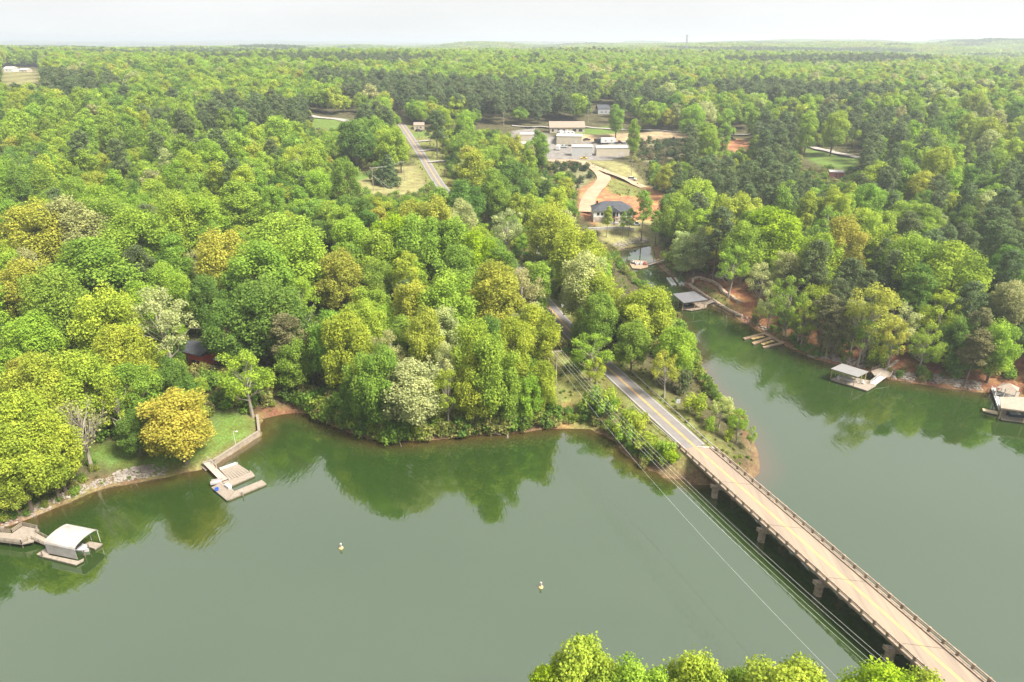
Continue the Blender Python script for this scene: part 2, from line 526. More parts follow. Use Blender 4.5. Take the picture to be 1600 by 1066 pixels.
XS = axis(-215, 330, 3.0, -32000, 32000)
YS = axis(40, 720, 3.0, -900, 45000)
gx, gy = np.meshgrid(XS, YS)
gz = T(gx.ravel(), gy.ravel())
gs = sd_land(gx.ravel(), gy.ravel())
nx, ny = len(XS), len(YS)
gme = bpy.data.meshes.new("ground")
gme.vertices.add(nx * ny)
gme.vertices.foreach_set('co', np.column_stack([gx.ravel(), gy.ravel(), gz]).ravel())
ii = (np.arange(ny - 1)[:, None] * nx + np.arange(nx - 1)[None, :]).ravel()
quads = np.column_stack([ii, ii + 1, ii + nx + 1, ii + nx])
gme.loops.add(quads.size)
gme.loops.foreach_set('vertex_index', quads.ravel())
gme.polygons.add(len(quads))
gme.polygons.foreach_set('loop_start', np.arange(0, quads.size, 4))
gme.polygons.foreach_set('use_smooth', np.ones(len(quads), bool))
base = np.tile(np.array([0.075, 0.068, 0.032]), (nx * ny, 1))
shore_w = (1 - sst(1.0, 4.0, gs))[:, None]
base = base * (1 - shore_w) + np.array([0.15, 0.10, 0.055]) * shore_w
rd, _z = road_near(gx.ravel(), gy.ravel())
vw = ((1 - sst(6, 11, rd)) * sst(140, 150, gy.ravel()))[:, None]
base = base * (1 - vw) + np.array(VERGE) * vw
for c_, P in ZONES:
    bb = (gx.ravel() > P[:, 0].min() - 8) & (gx.ravel() < P[:, 0].max() + 8) & (gy.ravel() > P[:, 1].min() - 8) & (gy.ravel() < P[:, 1].max() + 8)
    if bb.any():
        s_ = _poly_sd(P, gx.ravel()[bb], gy.ravel()[bb])
        k_ = (sst(-2.5, 2.5, s_))[:, None]
        base[bb] = base[bb] * (1 - k_) + np.array(c_) * k_
ca_ = gme.color_attributes.new("cover", 'FLOAT_COLOR', 'POINT')
ca_.data.foreach_set('color', np.column_stack([base, np.ones(nx * ny)]).ravel())
gme.update(); gme.validate()
gm, n_, out_ = newmat('ground_cover')
b_ = n_.nodes.new("ShaderNodeBsdfPrincipled"); b_.inputs['Roughness'].default_value = 0.98; b_.inputs['Specular IOR Level'].default_value = 0.1
a_ = n_.nodes.new("ShaderNodeAttribute"); a_.attribute_name = 'cover'
geo = n_.nodes.new("ShaderNodeNewGeometry")
nz1 = n_.nodes.new("ShaderNodeTexNoise"); nz1.inputs['Scale'].default_value = 0.22; nz1.inputs['Detail'].default_value = 8; nz1.inputs['Roughness'].default_value = 0.7
nz2 = n_.nodes.new("ShaderNodeTexNoise"); nz2.inputs['Scale'].default_value = 1.7; nz2.inputs['Detail'].default_value = 6
for z_ in (nz1, nz2): n_.links.new(geo.outputs['Position'], z_.inputs[0])
mr1 = n_.nodes.new("ShaderNodeMapRange"); mr1.inputs[1].default_value, mr1.inputs[2].default_value, mr1.inputs[3].default_value, mr1.inputs[4].default_value = 0.3, 0.7, 0.6, 1.35
mr2 = n_.nodes.new("ShaderNodeMapRange"); mr2.inputs[1].default_value, mr2.inputs[2].default_value, mr2.inputs[3].default_value, mr2.inputs[4].default_value = 0.3, 0.7, 0.7, 1.3
n_.links.new(nz1.outputs[0], mr1.inputs[0]); n_.links.new(nz2.outputs[0], mr2.inputs[0])
mm_ = n_.nodes.new("ShaderNodeMath"); mm_.operation = 'MULTIPLY'
n_.links.new(mr1.outputs[0], mm_.inputs[0]); n_.links.new(mr2.outputs[0], mm_.inputs[1])
vs_ = n_.nodes.new("ShaderNodeVectorMath"); vs_.operation = 'SCALE'
n_.links.new(a_.outputs['Color'], vs_.inputs[0]); n_.links.new(mm_.outputs[0], vs_.inputs['Scale'])
hs_ = n_.nodes.new("ShaderNodeHueSaturation"); n_.links.new(vs_.outputs[0], hs_.inputs['Color'])
mr3 = n_.nodes.new("ShaderNodeMapRange"); mr3.inputs[1].default_value, mr3.inputs[2].default_value, mr3.inputs[3].default_value, mr3.inputs[4].default_value = 0.35, 0.65, 0.47, 0.53
n_.links.new(nz1.outputs[0], mr3.inputs[0]); n_.links.new(mr3.outputs[0], hs_.inputs['Hue'])
n_.links.new(hs_.outputs[0], b_.inputs['Base Color'])
bp_ = n_.nodes.new("ShaderNodeBump"); bp_.inputs['Distance'].default_value = 0.5; bp_.inputs['Strength'].default_value = 0.5
n_.links.new(nz2.outputs[0], bp_.inputs['Height']); n_.links.new(bp_.outputs[0], b_.inputs['Normal'])
n_.links.new(b_.outputs[0], out_.inputs[0])
gme.materials.append(gm)
ground = bpy.data.objects.new("ground", gme); COL.objects.link(ground)
tag(ground, 'rolling ground of leaf litter, lawn, field and red clay under the woods', kind='structure')

# ------------------------------------------------------------------ lake
WX, WY = axis(-180, 260, 4.0, -4000, 4000, 1.15), axis(40, 400, 4.0, -800, 900, 1.15)
wx, wy = np.meshgrid(WX, WY)
ws = sd_land(wx.ravel(), wy.ravel())
wm = MB()
wm.v = [(x, y, 0.0) for x, y in zip(wx.ravel(), wy.ravel())]
nwx = len(WX)
wm.f = [(j * nwx + i, j * nwx + i + 1, (j + 1) * nwx + i + 1, (j + 1) * nwx + i) for j in range(len(WY) - 1) for i in range(nwx - 1)]
wm.m = [0] * len(wm.f)
wmat, n_, out_ = newmat('lake_water')
b_ = n_.nodes.new("ShaderNodeBsdfPrincipled")
b_.inputs['Roughness'].default_value = 0.02
b_.inputs['IOR'].default_value = 2.7
a_ = n_.nodes.new("ShaderNodeAttribute"); a_.attribute_name = 'shallow'
mxc = n_.nodes.new("ShaderNodeMix"); mxc.data_type = 'RGBA'
mxc.inputs[6].default_value = (0.021, 0.043, 0.008, 1)
mxc.inputs[7].default_value = (0.07, 0.042, 0.015, 1)
n_.links.new(a_.outputs['Fac'], mxc.inputs[0]); n_.links.new(mxc.outputs[2], b_.inputs['Base Color'])
geo = n_.nodes.new("ShaderNodeNewGeometry")
mp = n_.nodes.new("ShaderNodeMapping"); mp.inputs['Rotation'].default_value = (0, 0, R(-38)); mp.inputs['Scale'].default_value = (1, 0.33, 1)
nzs = n_.nodes.new("ShaderNodeTexNoise"); nzs.inputs['Scale'].default_value = 1.1; nzs.inputs['Detail'].default_value = 3
nzb = n_.nodes.new("ShaderNodeTexNoise"); nzb.inputs['Scale'].default_value = 0.02; nzb.inputs['Detail'].default_value = 2
n_.links.new(geo.outputs['Position'], mp.inputs[0]); n_.links.new(mp.outputs[0], nzs.inputs[0]); n_.links.new(geo.outputs['Position'], nzb.inputs[0])
mrb = n_.nodes.new("ShaderNodeMapRange"); mrb.inputs[1].default_value, mrb.inputs[2].default_value, mrb.inputs[3].default_value, mrb.inputs[4].default_value = 0.42, 0.6, 0.22, 0.9
n_.links.new(nzb.outputs[0], mrb.inputs[0])
bp_ = n_.nodes.new("ShaderNodeBump"); bp_.inputs['Distance'].default_value = 0.065
mrr = n_.nodes.new("ShaderNodeMapRange"); mrr.inputs[1].default_value, mrr.inputs[2].default_value, mrr.inputs[3].default_value, mrr.inputs[4].default_value = 0.4, 0.65, 0.012, 0.07
n_.links.new(nzb.outputs[0], mrr.inputs[0]); n_.links.new(mrr.outputs[0], b_.inputs['Roughness'])
n_.links.new(mrb.outputs[0], bp_.inputs['Strength']); n_.links.new(nzs.outputs[0], bp_.inputs['Height']); n_.links.new(bp_.outputs[0], b_.inputs['Normal'])
n_.links.new(b_.outputs[0], out_.inputs[0])
water = wm.build("lake_water", wmat, smooth=True)
sh_ = water.data.attributes.new('shallow', 'FLOAT', 'POINT')
sh_.data.foreach_set('value', np.clip(1 - (-ws) / 8.0, 0, 1) ** 1.5)
tag(water, 'calm green lake water reflecting the wooded banks', kind='structure')
#PART2
# ------------------------------------------------------------------ roads
def strip(name, pts, zs, lo, hi, mat_, lift, parent=None):
    """a sheet along a path, from lateral offset lo to hi (right positive)"""
    pts = np.asarray(pts, float)
    tg = np.gradient(pts, axis=0)
    tg /= np.linalg.norm(tg, axis=1)[:, None] + 1e-9
    nr = np.column_stack([tg[:, 1], -tg[:, 0]])
    a, b = pts + nr * lo, pts + nr * hi
    m = MB()
    for i in range(len(pts)):
        m.v += [(a[i, 0], a[i, 1], zs[i] + lift), (b[i, 0], b[i, 1], zs[i] + lift)]
    m.f = [(2 * i, 2 * i + 1, 2 * i + 3, 2 * i + 2) for i in range(len(pts) - 1)]
    m.m = [0] * len(m.f)
    return m.build(name, mat_, parent)


def seg(i0, i1):
    return ROAD_C[i0:i1], ROAD_Z[i0:i1]


road = strip("road", ROAD_C, ROAD_Z, -HALF - 0.25, HALF + 0.25, M['asphalt'], 0.0)
tag(road, 'two lane grey asphalt road with yellow centre lines running up through the wood', kind='structure')
for o_ in (-0.2, 0.2):
    strip("centre_line", ROAD_C, ROAD_Z, o_ - 0.09, o_ + 0.09, M['yellow'], 0.006, road)
for o_ in (-HALF + 0.22, HALF - 0.22):
    strip("edge_line", ROAD_C, ROAD_Z, o_ - 0.09, o_ + 0.09, M['white_line'], 0.006, road)


def drive(name, px, width, mat_, label, lift=0.22):
    pts = catmull([tuple(at(*q))[:2] for q in px], 3.0)
    tg = np.gradient(pts, axis=0); tg /= np.linalg.norm(tg, axis=1)[:, None] + 1e-9
    zs = np.max([T(pts[:, 0] + tg[:, 1] * k * width, pts[:, 1] - tg[:, 0] * k * width) for k in (-.5, -.25, 0, .25, .5)], axis=0)
    o = strip(name, pts, zs, -width / 2, width / 2, mat_, lift)
    return tag(o, label, kind='structure')


drive("dirt_road", [(800, 251), (835, 251), (866, 251.5), (890, 251.5), (906, 253), (923, 260), (938, 270), (944, 280), (938, 290), (926, 302), (918, 318), (916, 335)], 9, M['dirt'], 'pale orange dirt drive curving down to the white house')
drive("dirt_path", [(940, 266), (951, 271), (971, 279), (987, 285.5), (1006, 293.7)], 6, M['dirt'], 'pale dirt drive forking right beside the parked car')
drive("gravel_path", [(1200, 214), (1228, 219), (1262, 228), (1300, 238), (1342, 247)], 7, M['gravel'], 'pale lane crossing the clearing among pines')
drive("ranch_lane", [(800, 197), (850, 199.5), (910, 199), (960, 203), (1000, 203.5), (1040, 205), (1110, 209), (1170, 211)], 6, M['gravel'], 'narrow pale lane behind the low ranch house')
drive("hill_road", [(480, 181), (497, 184), (520, 185.5), (545, 190)], 9, M['gravel'], 'pale road across the far pasture')
for q_, l_ in (([(668, 254), (690, 252.5), (704, 252)], 'short pale concrete driveway at the bend of the road'), ([(655, 237), (668, 235), (680, 234)], 'grey driveway by the pines'), ([(647, 222), (660, 221), (673, 220)], 'pale driveway at the top of the road')):
    drive("driveway", q_, 5, M['gravel'], l_)

# ------------------------------------------------------------------ bridge
KSK = float(SKEW @ BDIR) / float(SKEW @ -BNRM)
NSPAN = 6


def bp(s, t, z):
    p = B0 + BDIR * s - BNRM * t
    return Vector((p[0], p[1], z))


def bquad(s0, s1, t0, t1, z0, z1, skew=True):
    k = KSK if skew else 0
    c = [(s0 + k * t0, t0), (s1 + k * t0, t0), (s1 + k * t1, t1), (s0 + k * t1, t1)]
    return [bp(s, t, z0) for s, t in c] + [bp(s, t, z1) for s, t in c]


bridge = thing("bridge", (B0[0], B0[1], 0), 'long concrete road bridge on square piers crossing the lake', 'bridge')
EDGE = HALF + 1.0
for i in range(NSPAN):
    a, b = i * SPAN + 0.04, (i + 1) * SPAN - 0.04
    MB().hexa(bquad(a, b, -EDGE, EDGE, BR_Z - 0.45, BR_Z - 0.012)).build("deck_slab", M['deck_conc'], bridge)
    g = MB()
    for t in (-3.2, -1.1, 1.1, 3.2):
        g.hexa(bquad(a + 0.1, b - 0.1, t - 0.22, t + 0.22, BR_Z - 1.25, BR_Z - 0.452))
    g.build("girders", M['conc_dark'], bridge)
    for t in (-1, 1):
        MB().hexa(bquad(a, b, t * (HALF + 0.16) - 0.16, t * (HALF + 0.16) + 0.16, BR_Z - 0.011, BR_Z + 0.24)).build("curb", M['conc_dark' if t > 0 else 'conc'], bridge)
        rail = MB()
        tt = t * (EDGE - 0.16)
        rail.hexa(bquad(a, b, tt - 0.11, tt + 0.11, BR_Z + 0.78, BR_Z + 0.98))
        rail.hexa(bquad(a, b, tt - 0.06, tt + 0.06, BR_Z + 0.38, BR_Z + 0.52))
        rail.build("rail", M['conc_dark'], bridge)
        for k in range(6):
            s = a + 1.35 + k * (SPAN - 2.7) / 5 + KSK * tt
            MB().hexa(bquad(s - 0.17 - KSK * tt, s + 0.17 - KSK * tt, tt - 0.17, tt + 0.17, BR_Z - 0.011, BR_Z + 1.04)).build("rail_post", M['conc_dark'], bridge)
    for o_ in (-0.2, 0.2):
        MB().hexa(bquad(a, b, o_ - 0.10, o_ + 0.10, BR_Z - 0.011, BR_Z - 0.004)).build("centre_line", M['yellow_faded'], bridge)
    MB().hexa(bquad(a - 0.10, a + 0.02, -HALF, HALF, BR_Z - 0.03, BR_Z - 0.002)).build("joint", M['joint'], bridge)
    if i:
        s = i * SPAN
        cap = MB().hexa(bquad(s - 0.55, s + 0.55, -EDGE - 0.7, EDGE + 0.7, BR_Z - 2.15, BR_Z - 1.252)).build("pier_cap", M['conc_dark'], bridge)
        for t in (-3.9, 0, 3.9):
            MB().hexa(bquad(s - 0.42, s + 0.42, t - 0.42, t + 0.42, -3.2, BR_Z - 2.151)).build("column", M['conc_dark'], cap)
MB().hexa(bquad(-0.9, -0.02, -EDGE - 0.2, EDGE + 0.2, BR_Z - 3.5, BR_Z - 0.05)).build("abutment", M['conc'], bridge)
MB().hexa(bquad(NSPAN * SPAN + 0.02, NSPAN * SPAN + 1.2, -EDGE - 0.2, EDGE + 0.2, -1, BR_Z - 0.05)).build("abutment", M['conc'], bridge)
ap = MB().hexa(bquad(NSPAN * SPAN + 1.22, NSPAN * SPAN + 90, -HALF - 1.2, HALF + 1.2, -1, BR_Z - 0.02)).build("road_approach", M['asphalt'])
tag(ap, 'asphalt approach behind the near trees at the bridge end', kind='structure')


def guardrail(name, label, pts, zoff=0.0, step=2.4):
    pts = catmull(pts, step)
    g = thing(name, (pts[0, 0], pts[0, 1], Tz(*pts[0])), label, 'guardrail', 'guardrails beside the causeway road')
    m = MB()
    zz = []
    for p in pts:
        zz.append(max(Tz(*p), BR_Z - 1.4) + zoff)
    for i in range(len(pts) - 1):
        m.beam((*pts[i], zz[i] + 0.62), (*pts[i + 1], zz[i + 1] + 0.62), 0.10, 0.32)
    m.build("rail", M['galv'], g)
    for p, z in zip(pts, zz):
        MB().box((p[0] + 0.08, p[1], z - 0.35), 0.16, 0.16, 1.1).build("post", M['wood_dark'], g)
    return g


def rp(s, t):                                     # along the causeway, s metres before the bridge
    p = B0 - BDIR * s - BNRM * t
    return (float(p[0]), float(p[1]))


guardrail("guardrail", 'pale steel guardrail along the right verge leading onto the bridge', [rp(62, 6.6), rp(48, 6.0), rp(30, 5.3), rp(14, 4.7), rp(0.5, 4.1), (rp(-9, 4.35))], 0.1)
guardrail("guardrail", 'short steel guardrail on the left verge before the bridge', [rp(24, -4.5), rp(14, -4.4), rp(7, -4.2), rp(0.8, -4.0)], 0.0)

# concrete slope paving round the causeway head
def shore_strip(name, px, lo, hi, mat_, label, z_add=0.12):
    pts = catmull([G(*q) for q in px], 1.5)
    tg = np.gradient(pts, axis=0); tg /= np.linalg.norm(tg, axis=1)[:, None]
    nr = np.column_stack([tg[:, 1], -tg[:, 0]])
    mid = pts[len(pts) // 2] + nr[len(pts) // 2] * 1.0
    if sd_land(np.array([mid[0]]), np.array([mid[1]]))[0] < 0: nr = -nr
    m = MB()
    K = 6
    for p, n in zip(pts, nr):
        for k in range(K + 1):
            o = lo + (hi - lo) * k / K
            q = p + n * o
            m.v.append((q[0], q[1], max(-0.8 + 0.42 * (o - lo), -1) + z_add))
    for i in range(len(pts) - 1):
        for k in range(K):
            m.f.append((i * (K + 1) + k, i * (K + 1) + k + 1, (i + 1) * (K + 1) + k + 1, (i + 1) * (K + 1) + k)); m.m.append(0)
    return tag(m.build(name, mat_, smooth=True), label, kind='structure')


shore_strip("concrete_embankment", [(940, 674), (958, 684), (966, 696), (975, 706), (987, 717), (1000, 726), (1024, 736), (1050, 743), (1075, 748), (1100, 751), (1130, 752), (1155, 751), (1178, 745), (1187, 733), (1184, 716), (1178, 700)], -1.2, 4.8, M['embank'], 'sloped pinkish concrete bank ringing the causeway head')

# ------------------------------------------------------------------ utility poles, wires, signs, lamp, buoys
def pole(base, top_z, label, arm=2.6, arm_az=0.0, extras=True):
    g = thing("utility_pole", base, label, 'utility pole', 'wooden utility poles')
    MB().cyl(base, (base[0], base[1], top_z), 0.20, 0.13, 8).build("pole", M['pole'], g)
    c, s = math.cos(arm_az), math.sin(arm_az)
    ca = MB().beam((base[0] - c * arm / 2, base[1] - s * arm / 2, top_z - 0.35), (base[0] + c * arm / 2, base[1] + s * arm / 2, top_z - 0.35), 0.14, 0.16).build("crossarm", M['pole'], g)
    for k in (-0.46, -0.18, 0.18, 0.46):
        MB().cyl((base[0] + c * arm * k, base[1] + s * arm * k, top_z - 0.27), (base[0] + c * arm * k, base[1] + s * arm * k, top_z + 0.02), 0.07, 0.05, 6).build("insulator", M['white'], ca)
    return [Vector((base[0] + c * arm * k, base[1] + s * arm * k, top_z + 0.02)) for k in (-0.46, -0.18, 0.18, 0.46)]


def wire(p, q, sag, label, r=0.03, group=None, n=28):
    m = MB()
    pts = []
    for i in range(n + 1):
        t = i / n
        a = Vector(p).lerp(Vector(q), t)
        a.z -= sag * 4 * t * (1 - t)
        pts.append(a)
    for i in range(n):
        m.cyl(pts[i], pts[i + 1], r, r, 4, caps=False)
    return tag(m.build("power_line", M['wire']), label, 'power line', group)


pb = at(868, 612)
ptop = pb.z
for _ in range(60):
    if project(pb.x, pb.y, ptop)[1] < 549: break
    ptop += 0.25
ins_a = pole(tuple(pb), ptop, 'tall weathered utility pole with crossarm on the cut bank above the cove', 3.2, math.atan2(-BDIR[0], BDIR[1]))
# the next pole stands on the near shore, out of the picture; the wires run parallel to the bridge
far_b = (pb.x + BDIR[0] * 165, pb.y + BDIR[1] * 165)
WN = ('outermost', 'second', 'third', 'innermost')
for k in range(4):
    dv = ins_a[k] - Vector((pb.x, pb.y, ptop))
    wire(ins_a[k], (far_b[0] + dv.x, far_b[1] + dv.y, 22.5), 5.2, '%s of four pale power wires strung beside the bridge' % ('rightmost', 'second from the right', 'second from the left', 'leftmost')[k], 0.017, 'power wires beside the bridge')
wire((pb.x, pb.y, ptop - 4.0), (far_b[0], far_b[1], 12.0), 5.6, 'lowest single cable hung well below the four power wires', 0.016, 'power wires beside the bridge')
pole(tuple(far_b) + (2.0,), 22.5, 'utility pole standing among the near shore trees by the bridge', 3.2, math.atan2(-BDIR[0], BDIR[1]))
q2 = at(583.7, 298)
ins_b = pole(tuple(q2), q2.z + 13, 'utility pole with guy wires in the mown field before the big conifer', 2.4, 0.1)
gw = bpy.data.objects[[o.name for o in bpy.data.objects if o.name.startswith('utility_pole')][-1]]
for dx in (8, 12):
    MB().cyl((q2.x, q2.y, q2.z + 9), (q2.x + dx, q2.y + 2, Tz(q2.x + dx, q2.y + 2)), 0.04, 0.04, 4).build("guy_wire", M['wire'], gw)
q3 = at(632, 283)
ins_c = pole((q3.x, q3.y, q3.z), q3.z + 12, 'utility pole at the edge of the road past the mown field', 2.4, 0.1)
for k in (0, 3):
    wire(ins_b[k], ins_c[k], 1.0, ('nearer' if k == 0 else 'farther') + ' wire crossing the mown field between two poles', 0.04, 'wires over the mown field')
for (u, v, h_, l_) in ((787, 199, 12, 'utility pole in front of the dark pine wall left of the ranch house'), (919, 195, 13, 'utility pole at the right end of the ranch house'), (986, 279, 12, 'utility pole rising beside the car parked on the dirt fork'), (654, 222, 11, 'thin utility pole on the lawn at the top of the road'), (1251, 221, 13, 'pale utility pole by the lane among the pines')):
    b_ = at(u, v)
    pole(tuple(b_), b_.z + h_, l_, 2.0, 0.2)


def sign(u, v, label, w_=0.9, h_=1.1, top=2.3, name="road_sign", face='white', yaw=0.0):
    p = at(u, v, top - h_ / 2)
    z = Tz(p.x, p.y)
    g = thing(name, (p.x, p.y, z), label, 'sign', 'road signs')
    MB().cyl((p.x, p.y + 0.06, z - 0.3), (p.x, p.y + 0.06, z + top), 0.05, 0.05, 6).build("post", M['galv'], g)
    pl = MB().box((p.x, p.y, z + top - h_), w_, 0.04, h_, yaw).build("panel", M[face], g)
    return g, pl, p, z


sign(880, 478, 'white road sign in the shade where the road enters the wood', 1.4, 1.5, 3.0)
g_, pl_, p_, z_ = sign(1060, 627, 'white rectangular sign with a dark mark on the verge right of the guardrail', 1.1, 1.4, 2.6)
MB().box((p_.x, p_.y - 0.025, z_ + 1.5), 0.25, 0.012, 0.6).build("marking", M['grey'], pl_)
sign(915, 630, 'white marker panel on the cut bank under the cables', 1.3, 1.2, 1.6)
p_ = at(369, 699)
lp = thing("lamp_post", tuple(p_), 'slender white lamp post on the lawn above the seawall', 'lamp post')
ztop = p_.z + 5.0
MB().cyl(tuple(p_), (p_.x, p_.y, ztop), 0.07, 0.05, 7).build("pole", M['white'], lp)
MB().beam((p_.x, p_.y, ztop - 0.05), (p_.x + 0.8, p_.y, ztop), 0.06, 0.06).build("arm", M['white'], lp)
MB().lathe((p_.x + 0.9, p_.y, ztop - 0.18), [(0.28, 0), (0.3, 0.08), (0.12, 0.22)], 10).build("lamp_head", M['white'], lp)

for (u, v, l_) in ((533, 857, 'small pale channel buoy floating in the open lake nearer the left shore'), (845, 918, 'small pale channel buoy floating in the middle of the lake')):
    x, y = G(u, v)
    g = thing("buoy", (x, y, 0), l_, 'buoy', 'channel buoys')
    MB().lathe((x, y, -0.1), [(0.28, 0), (0.48, 0.1), (0.5, 0.26), (0.38, 0.42)], 12).build("float", M['wood_yellow'], g)
    MB().lathe((x, y, 0.321), [(0.22, 0), (0.2, 0.6), (0.25, 0.72), (0.25, 0.95), (0.1, 1.1)], 12).build("pillar", M['canvas'], g)

# ------------------------------------------------------------------ docks
def Z(u, v, z): return Vector((*G(u, v, z), z))


def pxpoly(px, z): return [G(u, v, z) for u, v in px]


def deck(px, z, parent, mat_, name="deck", th=0.28, skirt=True):
    poly = pxpoly(px, z)
    o = MB().prism(poly, z - th, z).build(name, mat_, parent)
    if skirt:
        c = np.mean(poly, axis=0)
        sh = [tuple(c + (np.array(p) - c) * 0.93) for p in poly]
        MB().prism(sh, -0.35, z - th - 0.003).build("float", M['wood_dark'], parent)
    return o


def planks(px, z, n, parent, name="plank", mat_=None, gap=0.06):
    """boards laid across the quad a-b-c-d, running a-d"""
    a, b, c, d = [np.array(G(u, v, z)) for u, v in px]
    for i in range(n):
        t0, t1 = (i + gap) / n, (i + 1 - gap) / n
        q = [a + (b - a) * t0, a + (b - a) * t1, d + (c - d) * t1, d + (c - d) * t0]
        MB().prism([tuple(p) for p in q], z, z + 0.05).build(name, mat_ or M['wood'], parent)


def railing(pts, h, parent, mat_=None, rails=3):
    m = MB()
    for i in range(len(pts) - 1):
        p, q = Vector(pts[i]), Vector(pts[i + 1])
        n = max(1, int((q - p).length / 1.8))
        for k in range(n + 1):
            a = p.lerp(q, k / n)
            m.box((a.x, a.y, a.z), 0.12, 0.12, h)
        for k in range(rails):
            zz = Vector((0, 0, h * (k + 1) / rails - 0.02))
            m.beam(p + zz, q + zz, 0.07, 0.16)
    return m.build("railing", mat_ or M['wood'], parent)


def piles(px, z0, z1, parent, r=0.13, mat_=None):
    for (u, v) in px:
        x, y = G(u, v, z1)
        MB().cyl((x, y, z0), (x, y, z1), r, r, 7).build("post", mat_ or M['wood_dark'], parent)


def quad_roof(px, z, zr, parent, mat_, eave=0.18, name="roof"):
    a = [Vector((*G(u, v, z), z)) for u, v in px]
    b = [p + Vector((0, 0, zr)) for p in a]
    return MB().hexa([tuple(p) for p in a] + [tuple(p) for p in b]).build(name, mat_, parent)


# left boathouse with the white canopy
dk = thing("floating_dock", Z(100, 872, 0.55), 'U shaped floating dock carrying the white canopy at the left shore', 'dock')
deck([(57, 866), (74, 855), (86, 858), (73, 866.5), (122, 876.5), (131, 872.5), (130, 876), (118, 882.5), (64, 869)], 0.55, dk, M['wood'])
deck([(128, 852), (140, 846), (160, 849.5), (148, 857.5), (139, 854.5)], 0.55, dk, M['wood'], 'finger_float')
piles([(64, 862), (130, 860), (137, 851)], -2, 1.7, dk, 0.14)
A0, A1 = Vector((*G(74.5, 864.5, 0.62), 0.62)), Vector((*G(122, 874.5, 0.62), 0.62))
al = (A1 - A0); al.z = 0
ac = Vector((-al.y, al.x, 0)).normalized()
if ac.y < 0: ac = -ac
cw = 6.2
cn = thing("boat_canopy", tuple((A0 + A1) / 2), 'white arched boat canopy with a closed side wall, stained on top', 'canopy')
prof = [(0.0, 0.0), (-0.05, 2.6), (0.12, 2.95), (0.45, 3.2), (1.1, 3.42), (2.1, 3.58), (3.1, 3.63), (4.1, 3.58), (5.1, 3.42), (5.75, 3.2), (6.08, 2.95), (6.25, 2.6)]
def sheet(prof_, s0, s1, th, name):
    m = MB()
    n = len(prof_)
    for s in (s0, s1):
        for d, z in prof_: m.v.append(tuple(A0 + al * s + ac * d + Vector((0, 0, z))))
    for s in (s0, s1):
        for i, (d, z) in enumerate(prof_):
            m.v.append(tuple(A0 + al * s + ac * (d + (3.1 - d) / 3.1 * th) + Vector((0, 0, z - (th if i else 0)))))
    for i in range(n - 1):
        m.f.append((i, i + 1, n + i + 1, n + i)); m.f.append((2 * n + i, 3 * n + i, 3 * n + i + 1, 2 * n + i + 1))
        for o in (0, n): m.f.append((o + i, 2 * n + o + i, 2 * n + o + i + 1, o + i + 1))
    m.f.append((0, n, 3 * n, 2 * n)); m.f.append((n - 1, 2 * n - 1 + 0, 4 * n - 1, 3 * n - 1))
    m.m = [0] * len(m.f)
    return m.build(name, M['canvas'], cn)
sheet(prof[1:], 0.0, 1.0, 0.06, "roof_sheet")
sheet(prof[:2], 0.01, 0.99, 0.06, "side_wall")
for s in (0.02, 0.35, 0.68, 0.98):
    MB().cyl(A0 + al * s + ac * (cw - 0.15) + Vector((0, 0, -0.3)), A0 + al * s + ac * (cw - 0.15) + Vector((0, 0, 2.75)), 0.07, 0.07, 6).build("post", M['galv'], cn)
m = MB()
for s in (0.985, 0.012):
    for i in range(1, len(prof) - 1):
        a_, b_ = prof[i], prof[i + 1]
        m.beam(A0 + al * s + ac * a_[0] + Vector((0, 0, a_[1] - 0.12)), A0 + al * s + ac * b_[0] + Vector((0, 0, b_[1] - 0.12)), 0.1, 0.1)
m.build("frame", M['galv'], cn)


